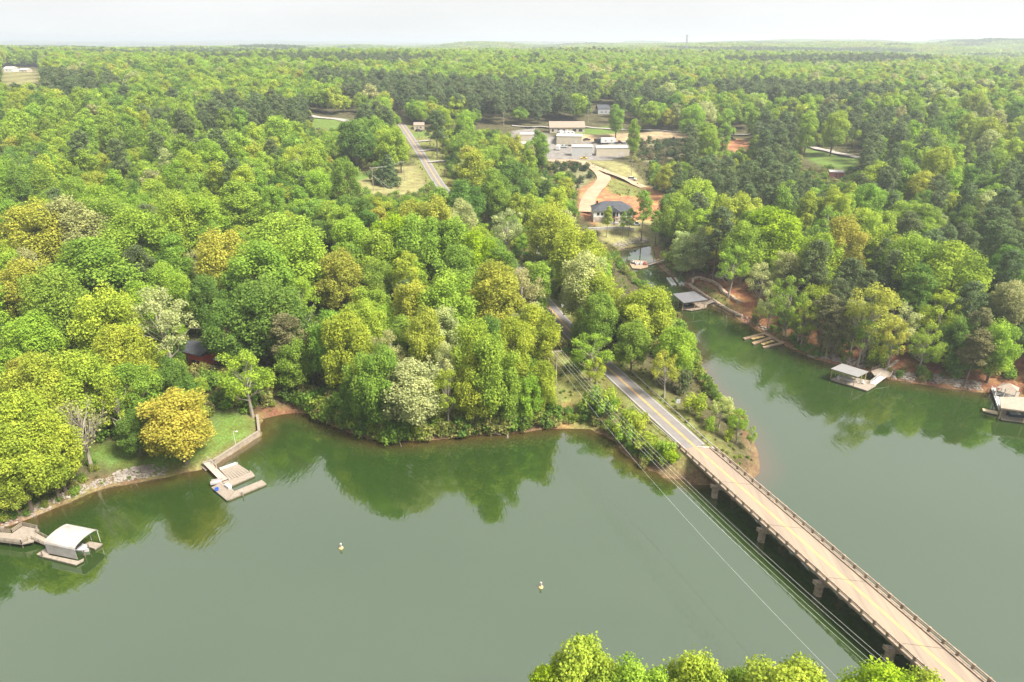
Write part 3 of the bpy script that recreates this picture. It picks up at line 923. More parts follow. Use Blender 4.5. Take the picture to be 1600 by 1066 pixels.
def boat(c, az, L_, W_, hull, label, cover=None, name="boat"):
    """small hull with a pointed bow, deck well, windscreen or cover"""
    g = thing(name, c, label, 'boat', 'moored boats')
    d = Vector((math.cos(az), math.sin(az), 0)); s = Vector((-d.y, d.x, 0))
    c = Vector(c)
    st = [(-0.5, 0.86), (-0.2, 1.0), (0.15, 0.96), (0.35, 0.68), (0.5, 0.06)]
    m = MB(); rows = []
    for t, wv in st:
        p = c + d * (t * L_)
        rows.append([p + s * (wv * W_ / 2) + Vector((0, 0, 0.62 + 0.25 * max(t, 0))), p + s * (wv * W_ / 2 * 0.7) + Vector((0, 0, -0.15)), p - s * (wv * W_ / 2 * 0.7) + Vector((0, 0, -0.15)), p - s * (wv * W_ / 2) + Vector((0, 0, 0.62 + 0.25 * max(t, 0)))])
    for r_ in rows: m.v += [tuple(q) for q in r_]
    for i in range(len(rows) - 1):
        for k in range(3): m.f.append((4 * i + k, 4 * i + k + 1, 4 * i + 5 + k, 4 * i + 4 + k))
        m.f.append((4 * i + 3, 4 * i, 4 * i + 4, 4 * i + 7))
    m.f += [(0, 1, 2, 3), (16, 17, 18, 19)]
    m.m = [0] * len(m.f)
    m.build("hull", hull, g)
    if cover:
        cv = MB()
        for t, wv, z in ((-0.46, 0.7, 0.75), (-0.1, 0.8, 1.25), (0.2, 0.6, 1.1), (0.44, 0.15, 0.9)):
            p = c + d * (t * L_)
            cv.v += [tuple(p + s * (wv * W_ / 2) + Vector((0, 0, 0.66))), tuple(p + Vector((0, 0, z))), tuple(p - s * (wv * W_ / 2) + Vector((0, 0, 0.66)))]
        for i in range(3):
            cv.f += [(3 * i, 3 * i + 1, 3 * i + 4, 3 * i + 3), (3 * i + 1, 3 * i + 2, 3 * i + 5, 3 * i + 4)]
        cv.f += [(0, 2, 1), (9, 10, 11)]; cv.m = [0] * len(cv.f)
        cv.build("cover", cover, g)
    else:
        MB().prism([tuple((c + d * (a * L_) + s * (b * W_))[:2]) for a, b in ((-0.42, -0.3), (0.1, -0.34), (0.1, 0.34), (-0.42, 0.3))], c.z + 0.64, c.z + 0.72).build("well", M['grey'], g)
        MB().beam(c + d * (0.14 * L_) - s * (W_ * 0.34) + Vector((0, 0, 0.95)), c + d * (0.14 * L_) + s * (W_ * 0.34) + Vector((0, 0, 0.95)), 0.06, 0.5).build("windscreen", M['glass'], g)
        for b in (-0.18, 0.18):
            MB().box(tuple(c - d * (0.15 * L_) + s * (b * W_) + Vector((0, 0, 0.72))), 0.5, 0.5, 0.45, az).build("seat", M['white'], g)
        MB().box(tuple(c - d * (0.53 * L_) + Vector((0, 0, 0.1))), 0.4, 0.45, 1.0, az).build("engine", M['black'], g)
    return g


bc = A0 + al * 0.52 + ac * 3.2
boat((bc.x, bc.y, 0.05), math.atan2(al.y, al.x), 6.5, 2.3, M['white'], 'white motor boat parked beneath the arched white canopy')
ld = thing("pier", Z(20, 840, 1.3), 'weathered wooden fishing pier with railings at the left edge', 'pier')
deck([(-40, 829), (19, 833), (36, 822), (61, 827), (52, 846), (34, 850), (-40, 841)], 1.3, ld, M['wood'], skirt=False)
railing([Z(-40, 841, 1.3), Z(34, 850, 1.3), Z(44, 844, 1.3)], 1.0, ld)
railing([Z(-40, 829, 1.3), Z(19, 833, 1.3), Z(36, 822, 1.3), Z(60, 827, 1.3), Z(58, 832, 1.3)], 1.0, ld)
piles([(34, 849), (14, 846), (-10, 843), (50, 843), (59, 828), (36, 824)], -2.5, 1.1, ld)
gw_ = thing("gangway", Z(60, 844, 1.2), 'narrow railed gangway joining the fishing pier to the white canopy dock', 'gangway')
a1, a2, b1, b2 = Z(50, 843, 1.25), Z(57, 833, 1.25), Z(73, 853, 0.62), Z(79, 845, 0.62)
MB().hexa([a1 - Vector((0, 0, .15)), b1 - Vector((0, 0, .15)), b2 - Vector((0, 0, .15)), a2 - Vector((0, 0, .15)), a1, b1, b2, a2]).build("deck", M['wood'], gw_)
railing([a1, b1], 0.9, gw_, rails=2); railing([a2, b2], 0.9, gw_, rails=2)

# middle dock with the U and boat lift
md = thing("floating_dock", Z(350, 750, 0.5), 'weathered U shaped floating dock below the golden tree', 'dock')
DK = [("deck", [(330, 761.5), (345, 754), (359, 760), (366, 767.5), (354, 781.5)]),
      ("finger_float", [(367, 767.2), (409, 750), (416.3, 756), (355.5, 781.3)]),
      ("finger_float", [(346, 753.6), (393, 736), (398, 743), (360, 759.4)])]
for nm, px in DK:
    deck(px, 0.55, md, M['wood'], nm)
planks([(331.5, 761.2), (345, 754.6), (366, 767.8), (354.6, 780.4)], 0.552, 6, md)
planks([(369, 767.8), (408, 751.4), (414.5, 756), (357, 779.9)], 0.552, 2, md)
bl = thing("boat_lift", Z(365, 740, 0.6), 'boat lift of parallel timber bunks with a greenish back frame', 'boat lift')
a, b, c, d = [np.array(G(u, v, 0.75)) for u, v in ((344, 734), (371, 724.5), (391, 737), (358, 750))]
for i in range(8):
    t = (i + 0.5) / 8
    p, q = a + (b - a) * t, d + (c - d) * t
    MB().beam((*p, 0.62), (*q, 0.62), 0.55, 0.2).build("bunk", M['wood'], bl)
MB().beam((*(a + (a - d) * 0.06), 0.7), (*(b + (b - c) * 0.06), 0.7), 1.1, 0.25).build("back_frame", M['teal_grey'], bl)
for p in (a, b, c, d):
    MB().cyl((*p, -2), (*p, 1.2), 0.1, 0.1, 6).build("post", M['galv'], bl)
gy_ = thing("gangway", Z(336, 735, 0.9), 'sloping wooden gangway from the seawall corner to the U shaped dock', 'gangway')
a1, a2, b1, b2 = Z(315.5, 722, 1.55), Z(325, 719, 1.55), Z(345, 752, 0.7), Z(356, 748, 0.7)
MB().hexa([q - Vector((0, 0, .15)) for q in (a1, b1, b2, a2)] + [a1, b1, b2, a2]).build("deck", M['wood_pink'], gy_)
railing([a2, a2.lerp(b2, 0.45)], 1.0, gy_, M['galv'], 1)
rf = thing("raft", Z(318, 731, 0.4), 'small square raft tucked under the gangway by the golden tree', 'raft')
deck([(311, 727), (321, 735), (326, 732.5), (316, 724)], 0.4, rf, M['wood'])
x_, y_ = G(357, 761.5, 0.62)
bx = thing("storage_box", (x_, y_, 0.6), 'white storage box on the inner corner of the U shaped dock', 'box')
MB().box((x_, y_, 0.605), 1.7, 0.8, 0.6, -0.7).build("body", M['white'], bx)
MB().box((x_, y_, 1.208), 1.8, 0.9, 0.1, -0.7).build("lid", M['white'], bx)
x_, y_ = G(338, 755, 0.62)
bn = thing("dock_bench", (x_, y_, 0.6), 'grey box bench on the left edge of the U shaped dock', 'bench')
MB().box((x_, y_, 0.605), 2.6, 0.9, 0.5, 0.35).build("seat", M['grey_wood'], bn)
MB().box((x_ + 0.15, y_ + 0.42, 1.108), 2.6, 0.12, 0.5, 0.35).build("backrest", M['grey_wood'], bn)
x_, y_ = G(339, 766, 0.62)
ck = thing("kayak_seat", (x_, y_, 0.6), 'small blue cushion seat at the outer edge of the U shaped dock', 'seat')
MB().box((x_, y_, 0.605), 0.8, 0.6, 0.25, 0.4).build("cushion", M['blue'], ck)
MB().box((x_ - 0.1, y_ + 0.26, 0.858), 0.8, 0.12, 0.4, 0.4).build("backrest", M['blue'], ck)
x_, y_ = G(379, 772, 0.6)
ck = thing("mooring_post", (x_, y_, 0.3), 'short pale mooring post on the outer finger of the U shaped dock', 'post')
MB().cyl((x_, y_, -2), (x_, y_, 1.5), 0.14, 0.14, 7).build("pile", M['wood'], ck)
MB().cyl((x_, y_, 1.502), (x_, y_, 1.62), 0.17, 0.05, 7).build("cap", M['white'], ck)

# seawall of the left lawn
sw = thing("seawall", (*G(370, 705), 0.5), 'low timber and concrete seawall edging the left lawn', 'wall')
pts = [np.array(G(u, v)) for u, v in ((318, 731), (335, 726.5), (406, 680.5), (404.5, 668), (403, 655))]
for i in range(4):
    p, q = pts[i], pts[i + 1]
    MB().beam((*p, 0.3), (*q, 0.3), 0.5, 2.4).build("wall_panel", M['timber_wall'], sw)
    MB().beam((*p, 1.56), (*q, 1.56), 0.7, 0.14).build("capping", M['wood'], sw)

# brown E shaped dock on the right bank
ed = thing("floating_dock", Z(1200, 527, 0.5), 'bare brown E shaped dock with two slips against the right bank', 'dock')
for nm, px in (("deck", [(1191, 520), (1198, 518), (1228, 534.5), (1223, 537)]), ("finger_float", [(1160.5, 527.8), (1190.8, 520.1), (1194, 522), (1163.5, 530)]),
               ("finger_float", [(1174.5, 535), (1202.5, 526.3), (1206.5, 528.6), (1178, 537.7)]), ("finger_float", [(1191, 541.3), (1219, 534.9), (1222.8, 537.1), (1193.5, 543.2)])):
    deck(px, 0.55, ed, M['wood_brown'], nm)
for px in ([(1172, 528.5), (1192, 524.5), (1196, 526.5), (1176, 531)], [(1188, 537), (1207, 531.5), (1211, 533.5), (1192, 539.5)]):
    planks(px, 0.25, 3, ed, "lift_board", M['wood_yellow'])
# yellow bench float and flat rock
yd = thing("bench_float", Z(1252, 544, 0.5), 'small yellow timber float with a bench beside the brown E dock', 'float')
deck([(1239, 544.5), (1249, 538), (1266, 543), (1259, 549)], 0.5, yd, M['wood_yellow'])
p0, p1 = Z(1249, 538.5, 0.5), Z(1265, 543.5, 0.5)
MB().beam(p0 + Vector((0, 0, .45)), p1 + Vector((0, 0, .45)), 0.5, 0.12).build("bench", M['wood_yellow'], yd)
fr = MB().lathe((*G(1272, 555), -0.4), [(2.6, 0), (2.9, 0.5), (2.2, 0.95), (0.8, 1.1)], 9).build("flat_rock", M['rock'])
tag(fr, 'flat pale boulder at the waterline beside the yellow float', 'boulder')


def boathouse(name, label, deck_px, roof_px, zroof, roofm, deckm, post_px=None, th=0.22):
    g = thing(name, Z(deck_px[0][0], deck_px[0][1], 0.5), label, 'boathouse', 'roofed boat docks on the right shore')
    deck(deck_px, 0.6, g, deckm)
    quad_roof(roof_px, zroof, th, g, roofm)
    cs = [np.array(G(u, v, zroof)) for u, v in roof_px]
    ctr = np.mean(cs, axis=0)
    n = len(cs)
    for i in range(n):
        for t in (0.06, 0.5):
            p = cs[i] + (cs[(i + 1) % n] - cs[i]) * t
            p = ctr + (p - ctr) * 0.93
            MB().box((p[0], p[1], 0.602), 0.2, 0.2, zroof - 0.61).build("post", M['wood_post'], g)
    m = MB()
    for i in range(n):
        p, q = ctr + (cs[i] - ctr) * 0.93, ctr + (cs[(i + 1) % n] - ctr) * 0.93
        m.beam((*p, zroof - 0.15), (*q, zroof - 0.15), 0.15, 0.26)
    m.build("eave_beam", M['wood_post'], g)
    return g, ctr


g, ctr = boathouse("boathouse", 'open boathouse with flat grey metal roof and pale deck below the right wood', [(1298, 592.5), (1313, 586), (1366, 596), (1369, 602.5), (1355, 610.5)], [(1297.8, 577), (1315.6, 569), (1357, 581.7), (1340, 590)], 3.9, M['grey_roof'], M['wood'])
boat((float(ctr[0]), float(ctr[1]), 0.62), math.atan2(*(np.array(G(1340, 590, 3.9)) - np.array(G(1297.8, 577, 3.9)))[::-1]), 6.0, 2.0, M['white'], 'white covered boat under the grey metal roof', M['canvas'])
for k, (u, v, l_) in enumerate(((1310, 594, 'white folding chair at the back end of the grey roofed boathouse'), (1349, 600, 'white folding chair at the open end of the grey roofed boathouse'))):
    x_, y_ = G(u, v, 0.61)
    ch = thing("deck_chair", (x_, y_, 0.61), l_, 'chair', 'chairs on the boathouse deck')
    MB().box((x_, y_, 1.0), 0.6, 0.6, 0.08, 0.3).build("seat", M['white'], ch)
    MB().box((x_, y_ + 0.28, 1.085), 0.6, 0.08, 0.7, 0.3).build("backrest", M['white'], ch)
    for dx, dy in ((-.22, -.22), (.22, -.22), (.22, .22), (-.22, .22)):
        MB().box((x_ + dx, y_ + dy, 0.612), 0.06, 0.06, 0.386).build("leg", M['white'], ch)
g = thing("gangway", Z(1366, 592, 1.0), 'pale gangway with railings from the grey roofed boathouse to the stepped landing', 'gangway')
a1, a2, b1, b2 = Z(1359, 599, 0.75), Z(1368, 601.5, 0.75), Z(1376, 586, 2.0), Z(1385, 589, 2.0)
MB().hexa([q - Vector((0, 0, .15)) for q in (a1, a2, b2, b1)] + [a1, a2, b2, b1]).build("deck", M['metal_white'], g)
railing([a1, b1], 0.9, g, M['galv'], 2)
g = thing("landing", Z(1378, 585, 2.0), 'raised wooden landing with railings between the gangway and the bank', 'landing')
deck([(1361, 580), (1376, 574), (1394, 583), (1392, 588), (1382, 589), (1374, 586), (1366, 586.5)], 2.0, g, M['wood'], skirt=False)
railing([Z(1361, 580, 2.0), Z(1376, 574, 2.0), Z(1388, 566, 3.2)], 1.0, g, M['wood_dark'], 2)
railing([Z(1394, 583, 2.0), Z(1392, 588, 2.0)], 1.0, g, M['wood'], 2)
piles([(1384, 588), (1393, 586), (1363, 582), (1372, 587)], -2, 1.8, g, 0.15)
st = thing("stairs", Z(1392, 572, 3), 'timber steps climbing the bank above the landing', 'stairs')
p0, p1 = Z(1384, 578, 2.0), at(1402, 564)
for i in range(9):
    t = (i + 0.5) / 9
    p = p0.lerp(Vector((p1.x, p1.y, p1.z + 0.2)), t)
    p.z = max(p.z, Tz(p.x, p.y) + 0.1)
    MB().box(tuple(p), 2.0, 0.75, 0.14, 0.5).build("step", M['wood'], st)

g, ctr = boathouse("boathouse", 'tan shingled boathouse at the right edge with a dark boat under it', [(1562, 645), (1566, 633), (1660, 640), (1660, 665), (1600, 659.5), (1564, 655)], [(1563.5, 639), (1561, 621.6), (1640, 623), (1646, 650)], 4.2, M['tan_roof'], M['wood'], th=0.35)
x_, y_ = G(1596, 650, 0.62)
boat((x_, y_, 0.62), -0.12, 7.5, 2.4, M['navy'], 'dark navy boat with pale rail under the tan roof')
wk = thing("walkway", Z(1558, 620, 1.0), 'narrow white walkway joining the gazebo to the tan boathouse', 'walkway')
deck([(1549, 607), (1555, 604.5), (1566, 634), (1561, 641)], 1.0, wk, M['white'], skirt=False)
railing([Z(1549, 607, 1.0), Z(1555, 622, 1.0), Z(1561, 640, 1.0)], 0.9, wk, M['white'], 2)
pk = thing("diving_board", Z(1548, 642, 0.7), 'long pale plank float sticking out left of the tan boathouse', 'float')
MB().prism(pxpoly([(1535, 638), (1558, 642.5), (1560, 647), (1536, 641.5)], 0.65), 0.35, 0.65).build("plank", M['wood_new'], pk)
MB().prism(pxpoly([(1537, 639), (1557, 643.2), (1558, 646), (1538, 641.3)], 0.65), -0.3, 0.347).build("float", M['wood_dark'], pk)
gz_ = thing("gazebo", Z(1574, 616, 1.2), 'small hip roofed tan gazebo with white posts beside the tan boathouse', 'gazebo')
dkp = [(1556, 612), (1566, 606), (1594, 613), (1590, 622), (1570, 621)]
deck(dkp, 1.2, gz_, M['wood'], skirt=False)
piles([(1557, 613), (1571, 621), (1590, 621)], -1.5, 1.0, gz_)
zc = 3.9
cs = [Vector((*G(u, v, zc), zc)) for u, v in ((1555.5, 605.5), (1567, 598.5), (1593, 606), (1591, 611.5), (1571, 608))]
ctr_ = sum(cs, Vector()) / 5
pk_ = ctr_ + Vector((0, 0, 1.5))
m = MB(); m.v = [tuple(c) for c in cs] + [tuple(pk_), tuple(ctr_ - Vector((0, 0, .15)))]
m.f = [(i, (i + 1) % 5, 5) for i in range(5)] + [((i + 1) % 5, i, 6) for i in range(5)]; m.m = [0] * 10
m.build("roof", M['tan_roof'], gz_)
for c in cs:
    p = ctr_ + (c - ctr_) * 0.86
    MB().box((p.x, p.y, 1.203), 0.22, 0.22, zc - 1.22).build("post", M['white'], gz_)
rl = [ctr_ + (c - ctr_) * 0.86 for c in (cs[2], cs[3], cs[4], cs[0])]
railing([Vector((p.x, p.y, 1.203)) for p in rl], 0.9, gz_, M['white'], 2)

g, ctr = boathouse("boathouse", 'dark flat roofed boathouse at the bend of the side cove', [(1064, 483), (1074, 474), (1108, 471), (1103, 481), (1080, 485)], [(1051, 460), (1084, 456), (1106, 469), (1068, 474)], 4.3, M['black_roof'], M['conc_dark'])
boat((float(ctr[0]), float(ctr[1]), 0.62), 0.2, 5.5, 2.0, M['navy'], 'dark boat stored under the dark flat roof')
gg = thing("gangway", Z(1104, 471, 1.0), 'short gangway from the dark roofed boathouse to the terraced bank', 'gangway')
a1, a2, b1, b2 = Z(1098, 474, 0.7), Z(1102, 477, 0.7), Z(1112, 468, 1.6), Z(1117, 471, 1.6)
MB().hexa([q - Vector((0, 0, .15)) for q in (a1, a2, b2, b1)] + [a1, a2, b2, b1]).build("deck", M['wood'], gg)
railing([a1, b1], 0.9, gg, M['wood_dark'], 2)
for px, l_ in (([(1043.5, 435), (1046.5, 434), (1055, 445), (1051.5, 446.5)], 'left one of two white personal watercraft ramps in the side cove'), ([(1055.5, 435), (1058.5, 434), (1067, 444.5), (1063.5, 446)], 'right one of two white personal watercraft ramps by the bank')):
    f = thing("jet_ski_ramp", Z(px[0][0], px[0][1], 0.3), l_, 'float', 'jet ski ramps in the cove')
    a_, b_ = Z((px[0][0] + px[1][0]) / 2, (px[0][1] + px[1][1]) / 2, 0.3), Z((px[2][0] + px[3][0]) / 2, (px[2][1] + px[3][1]) / 2, 0.3)
    sd_ = (b_ - a_).cross(Vector((0, 0, 1))).normalized()
    for k in (-0.75, 0.75):
        MB().cyl(a_ + sd_ * k, b_ + sd_ * k, 0.42, 0.42, 8).build("pontoon", M['white'], f)
    MB().prism([tuple((a_ + sd_ * 0.6)[:2]), tuple((a_ - sd_ * 0.6)[:2]), tuple((b_ - sd_ * 0.6)[:2]), tuple((b_ + sd_ * 0.6)[:2])], 0.2, 0.55).build("cradle", M['teal_grey'], f)
cf = thing("floating_dock", Z(998, 412, 0.5), 'small floating dock with parked watercraft at the head of the side cove', 'dock')
deck([(984, 412), (988, 406), (1010, 408), (1013, 417), (1000, 420), (988, 419)], 0.5, cf, M['wood_brown'])
for (u, v, mt, l_) in ((995, 413, 'white', 'white watercraft parked on the left of the cove dock'), (1001, 412.5, 'white', 'white watercraft in the middle of the cove dock'), (1008, 413, 'red_dull', 'brownish watercraft at the right end of the cove dock'), (989, 411, 'black', 'dark watercraft at the far left of the cove dock')):
    x_, y_ = G(u, v, 0.5)
    boat((x_, y_, 0.66), 1.5, 3.6, 1.5, M[mt], l_, M['grey'] if mt == 'black' else M['canvas'] if mt == 'white' else M['red_dull'], "watercraft")
gg = thing("gangway", Z(1025, 410, 1.0), 'thin pale gangway reaching the cove dock from the wooded bank', 'gangway')
a_, b_ = Z(1013, 414, 0.7), Z(1040, 406, 2.2)
MB().beam(a_, b_, 1.3, 0.2).build("deck", M['wood'], gg)
railing([a_ + Vector((0, .6, 0)), b_ + Vector((0, .6, 0))], 0.9, gg, M['wood'], 1)

# ------------------------------------------------------------------ stone walls and patio on the terraced bank, rocks along the shores
ICO = []
_t = (1 + 5 ** 0.5) / 2
for a, b in ((-1, _t), (1, _t), (-1, -_t), (1, -_t)): ICO.append((a, b, 0))
for a, b in ((-1, _t), (1, _t), (-1, -_t), (1, -_t)): ICO.append((0, a, b))
for a, b in ((_t, -1), (_t, 1), (-_t, -1), (-_t, 1)): ICO.append((a, 0, b))
ICO = np.array(ICO, float); ICO /= np.linalg.norm(ICO[0])
ICOF = [(0, 11, 5), (0, 5, 1), (0, 1, 7), (0, 7, 10), (0, 10, 11), (1, 5, 9), (5, 11, 4), (11, 10, 2), (10, 7, 6), (7, 1, 8), (3, 9, 4), (3, 4, 2), (3, 2, 6), (3, 6, 8), (3, 8, 9), (4, 9, 5), (2, 4, 11), (6, 2, 10), (8, 6, 7), (9, 8, 1)]


def rock(m, c, r, flat=0.7):
    v = ICO * (r * (0.75 + 0.5 * RNG.random((12, 1)))) * np.array([1 + RNG.random() * 0.4, 1, flat])
    a = RNG.random() * 6.28
    x = v[:, 0] * math.cos(a) - v[:, 1] * math.sin(a); y = v[:, 0] * math.sin(a) + v[:, 1] * math.cos(a)
    m.add(np.column_stack([x + c[0], y + c[1], v[:, 2] + c[2]]), ICOF)


def rocks_along(m, px, n, lo, hi, r0, r1, from_water=True):
    P = [np.array(G(*q)) if from_water else np.array(tuple(at(*q))[:2]) for q in px]
    L_ = [np.linalg.norm(P[i + 1] - P[i]) for i in range(len(P) - 1)]
    for _ in range(n):
        t = RNG.random() * sum(L_)
        i = 0
        while i < len(L_) - 1 and t > L_[i]: t -= L_[i]; i += 1
        e = (P[i + 1] - P[i]) / (L_[i] + 1e-9)
        nr = np.array([-e[1], e[0]])
        q = P[i] + e * t + nr * (lo + (hi - lo) * RNG.random())
        z = Tz(q[0], q[1])
        r = r0 + (r1 - r0) * RNG.random() ** 2
        if z > -0.5: rock(m, (q[0], q[1], z + r * 0.2), r)


m = MB()
rocks_along(m, [(85, 791), (110, 781), (142, 766), (176, 757), (219, 750), (259, 743)], 420, -0.2, 1.8, 0.14, 0.42)
rocks_along(m, [(178, 757), (219, 749), (240, 746)], 260, 0.2, 3.0, 0.14, 0.45)
rocks_along(m, [(0, 824), (31, 813), (62, 802), (85, 791)], 120, -0.6, 2.0, 0.15, 0.4)
rocks_along(m, [(966, 392), (982, 385), (1000, 383), (1017, 381)], 300, 0.0, 4.5, 0.2, 0.65)
rocks_along(m, [(1282, 562), (1300, 566), (1330, 573), (1350, 578)], 320, 0.0, 3.2, 0.16, 0.5)
rocks_along(m, [(1392, 592), (1420, 597), (1450, 600), (1500, 608), (1535, 612)], 560, 0.0, 3.6, 0.16, 0.5)
rocks_along(m, [(1034, 420), (1060, 442), (1078, 450), (1110, 475), (1150, 496), (1200, 524)], 300, 0.0, 1.8, 0.2, 0.5)
rr = m.build("riprap", M['rock'])
tag(rr, 'loose pale riprap rocks lining the shores', 'rocks', kind='stuff')


def stone_wall(label, px, h, courses, w_=0.8):
    pts = catmull([tuple(at(*q))[:2] for q in px], 0.9)
    g = thing("stone_wall", (pts[0, 0], pts[0, 1], Tz(*pts[0])), label, 'stone wall', 'dry stone terrace walls on the right bank')
    proto = None
    k = 0
    for c in range(courses):
        for p in pts:
            if k > 280: break
            rm = MB(); rock(rm, (0, 0, 0), 0.62 * RNG.uniform(0.8, 1.15), 0.62)
            if proto is None or k % 7 == 0: proto = rm.mesh("stone", M['stone'])
            o = bpy.data.objects.new("stone", proto); COL.objects.link(o)
            o.parent = g
            o.location = (p[0] - pts[0, 0] + RNG.normal() * 0.12, p[1] - pts[0, 1] + RNG.normal() * 0.12, Tz(*p) - Tz(*pts[0]) + 0.25 + c * h / courses)
            o.rotation_euler = (0, 0, RNG.random() * 6.28)
            k += 1
    return g


stone_wall('long low stone wall along the waterline of the terraced bank', [(1078, 446), (1092, 457), (1112, 470), (1135, 484), (1158, 495)], 1.0, 2)
stone_wall('curved stone wall looping above the grass terrace', [(1082, 444), (1084, 438), (1095, 437), (1110, 441), (1124, 449), (1132, 459), (1146, 468), (1156, 475)], 1.5, 2)
stone_wall('stone wall stepping up behind the small patio', [(1122, 424), (1136, 422), (1150, 429), (1160, 436)], 1.5, 2)
pt = thing("patio", tuple(at(1128, 431)), 'small grey flagstone patio among the stone walls', 'patio')
for i, (u, v) in enumerate(((1116, 430), (1122, 428), (1128, 427), (1121, 433), (1128, 431), (1134, 430), (1128, 435), (1135, 434))):
    p = at(u, v)
    MB().box((p.x, p.y, p.z - 0.1), 2.2, 1.9, 0.3, 0.3 + i).build("flagstone", M['grey_stone'], pt)
p = at(1134, 438)
fp = thing("fire_pit", tuple(p), 'dark round fire pit on the patio between the stone walls', 'fire pit')
MB().lathe(tuple(p), [(1.0, 0), (1.15, 0.3), (1.05, 0.75), (0.8, 0.75), (0.75, 0.4)], 12).build("bowl", M['black'], fp)
for k in range(3):
    MB().cyl((p.x + math.cos(k * 2.1) * 0.6, p.y + math.sin(k * 2.1) * 0.6, p.z + 0.76), (p.x - math.cos(k * 2.1) * 0.5, p.y - math.sin(k * 2.1) * 0.5, p.z + 0.95), 0.1, 0.1, 6).build("log", M['bark'], fp)
dl = MB()
for (u0, v0, u1, v1, r) in ((765, 677, 783, 679, .2), (786, 671, 795, 684, .15), (795, 672, 792, 686, .12), (621, 681, 627, 698, .15)):
    a, b = Z(u0, v0, 0.5), Z(u1, v1, 0.15)
    dl = MB().cyl(a, b, r, r * .5, 6)
    MB_o = dl.cyl(a.lerp(b, .5), a.lerp(b, .5) + Vector((0.6, -0.4, 0.5)), r * .5, r * .2, 5).build("fallen_branch", M['bark_pale'])
    tag(MB_o, {765: 'pale driftwood log lying at the waterline under the wooded point', 786: 'pale dead branch dipping into the water right of the driftwood log', 795: 'thin bleached limb hanging into the cove beside another', 621: 'bleached branch reaching down to the water under the pale tree'}[u0], 'branch', 'dead branches at the waterline')

# ------------------------------------------------------------------ buildings
def local(p, rz):
    c, s = math.cos(rz), math.sin(rz)
    return lambda x, y, z: Vector((p[0] + x * c - y * s, p[1] + x * s + y * c, p[2] + z))


def house(name, label, cat, p, w_, d_, h, rz, wall, roofm, roof='gable', rh=2.0, windows=(), doors=(), over=0.5, group=None, base=None):
    g = thing(name, tuple(p), label, cat, group)
    F = local(p, rz)
    q = lambda x0, x1, y0, y1, z0, z1: [F(x0, y0, z0), F(x1, y0, z0), F(x1, y1, z0), F(x0, y1, z0), F(x0, y0, z1), F(x1, y0, z1), F(x1, y1, z1), F(x0, y1, z1)]
    hw, hd = w_ / 2, d_ / 2
    zb = 0.0
    if base:
        MB().hexa(q(-hw, hw, -hd, hd, -1.5, base[0])).build("basement_wall", base[1], g); zb = base[0] + 0.003
        h += base[0]
    wl = MB().hexa(q(-hw, hw, -hd, hd, zb if base else -1.0, h)).build("wall", wall, g)
    m = MB()
    o = over
    if roof == 'gable':
        m.v = [tuple(F(*a)) for a in ((-hw - o, -hd - o, h + .003), (hw + o, -hd - o, h + .003), (hw + o, hd + o, h + .003), (-hw - o, hd + o, h + .003), (-hw - o, 0, h + rh), (hw + o, 0, h + rh), (-hw - o, -hd - o, h + .2), (hw + o, -hd - o, h + .2), (hw + o, hd + o, h + .2), (-hw - o, hd + o, h + .2))]
        m.f = [(3, 2, 1, 0), (0, 1, 7, 6), (2, 3, 9, 8), (6, 7, 5, 4), (8, 9, 4, 5), (0, 6, 4, 9, 3), (1, 2, 8, 5, 7)]
    elif roof == 'hip':
        k = min(hd + o, hw + o) * 0.95
        m.v = [tuple(F(*a)) for a in ((-hw - o, -hd - o, h + .003), (hw + o, -hd - o, h + .003), (hw + o, hd + o, h + .003), (-hw - o, hd + o, h + .003), (-hw - o + k, 0, h + rh), (hw + o - k, 0, h + rh))]
        m.f = [(3, 2, 1, 0), (0, 1, 5, 4), (2, 3, 4, 5), (0, 4, 3), (1, 2, 5)]
    m.m = [0] * len(m.f)
    rf_ = m.build("roof", roofm, g)
    for (x, z, ww, hh) in windows:
        fr_ = MB().hexa(q(x - ww / 2 - .1, x + ww / 2 + .1, -hd - .08, -hd - .002, z - .1, z + hh + .1)).build("window", M['white'], g)
        MB().hexa(q(x - ww / 2, x + ww / 2, -hd - .11, -hd - .082, z, z + hh)).build("pane", M['glass'], fr_)
    for (x, ww, hh, mt) in doors:
        MB().hexa(q(x - ww / 2, x + ww / 2, -hd - .08, -hd - .002, (zb if base else 0) + 0.1, (zb if base else 0) + hh)).build("door", mt, g)
    return g, F, q, h, wl


# white house with dark hip roof at the cove head
def wpx(u0, u1, p):                               # metres for a pixel width at a place
    return (u1 - u0) * project(*p)[2] / FPX


p = at(955, 343)
W_ = wpx(925, 985, p)
g, F, q, h, wl = house("house", 'new white house with dark hip roof and gabled porch above the cove', 'house', p, W_, 13, 3.4, 0.0, M['house_white'], M['dark_roof'], 'hip', 4.2,
                       [(-W_ * .28, 3.9, 1.4, 1.6), (-W_ * .38, 3.9, 1.4, 1.6), (W_ * .2, 3.9, 1.4, 1.7), (W_ * .27, 3.9, 1.4, 1.7), (W_ * .38, 3.9, 1.3, 1.7), (W_ * .445, 3.9, 1.3, 1.7), (W_ * .3, 0.8, 1.6, 1.4)], [(-W_ * .2, 1.2, 2.4, M['glass'])], 0.7, base=(3.0, M['conc']))
pw = 3.2
pr = MB()
pr.v = [tuple(F(*a)) for a in ((-pw - .5, -10.2, h), (pw + .5, -10.2, h), (pw + .5, -3, h + .2), (-pw - .5, -3, h + .2), (0, -10.2, h + 2.6), (0, -2, h + 2.6))]
pr.f = [(0, 1, 4), (1, 2, 5, 4), (3, 0, 4, 5), (0, 3, 2, 1)]; pr.m = [0] * 4
pr.build("porch_roof", M['dark_roof'], g)
MB().hexa(q(-pw, pw, -9.8, -6.52, 2.75, 3.0)).build("porch_floor", M['wood_brown'], g)
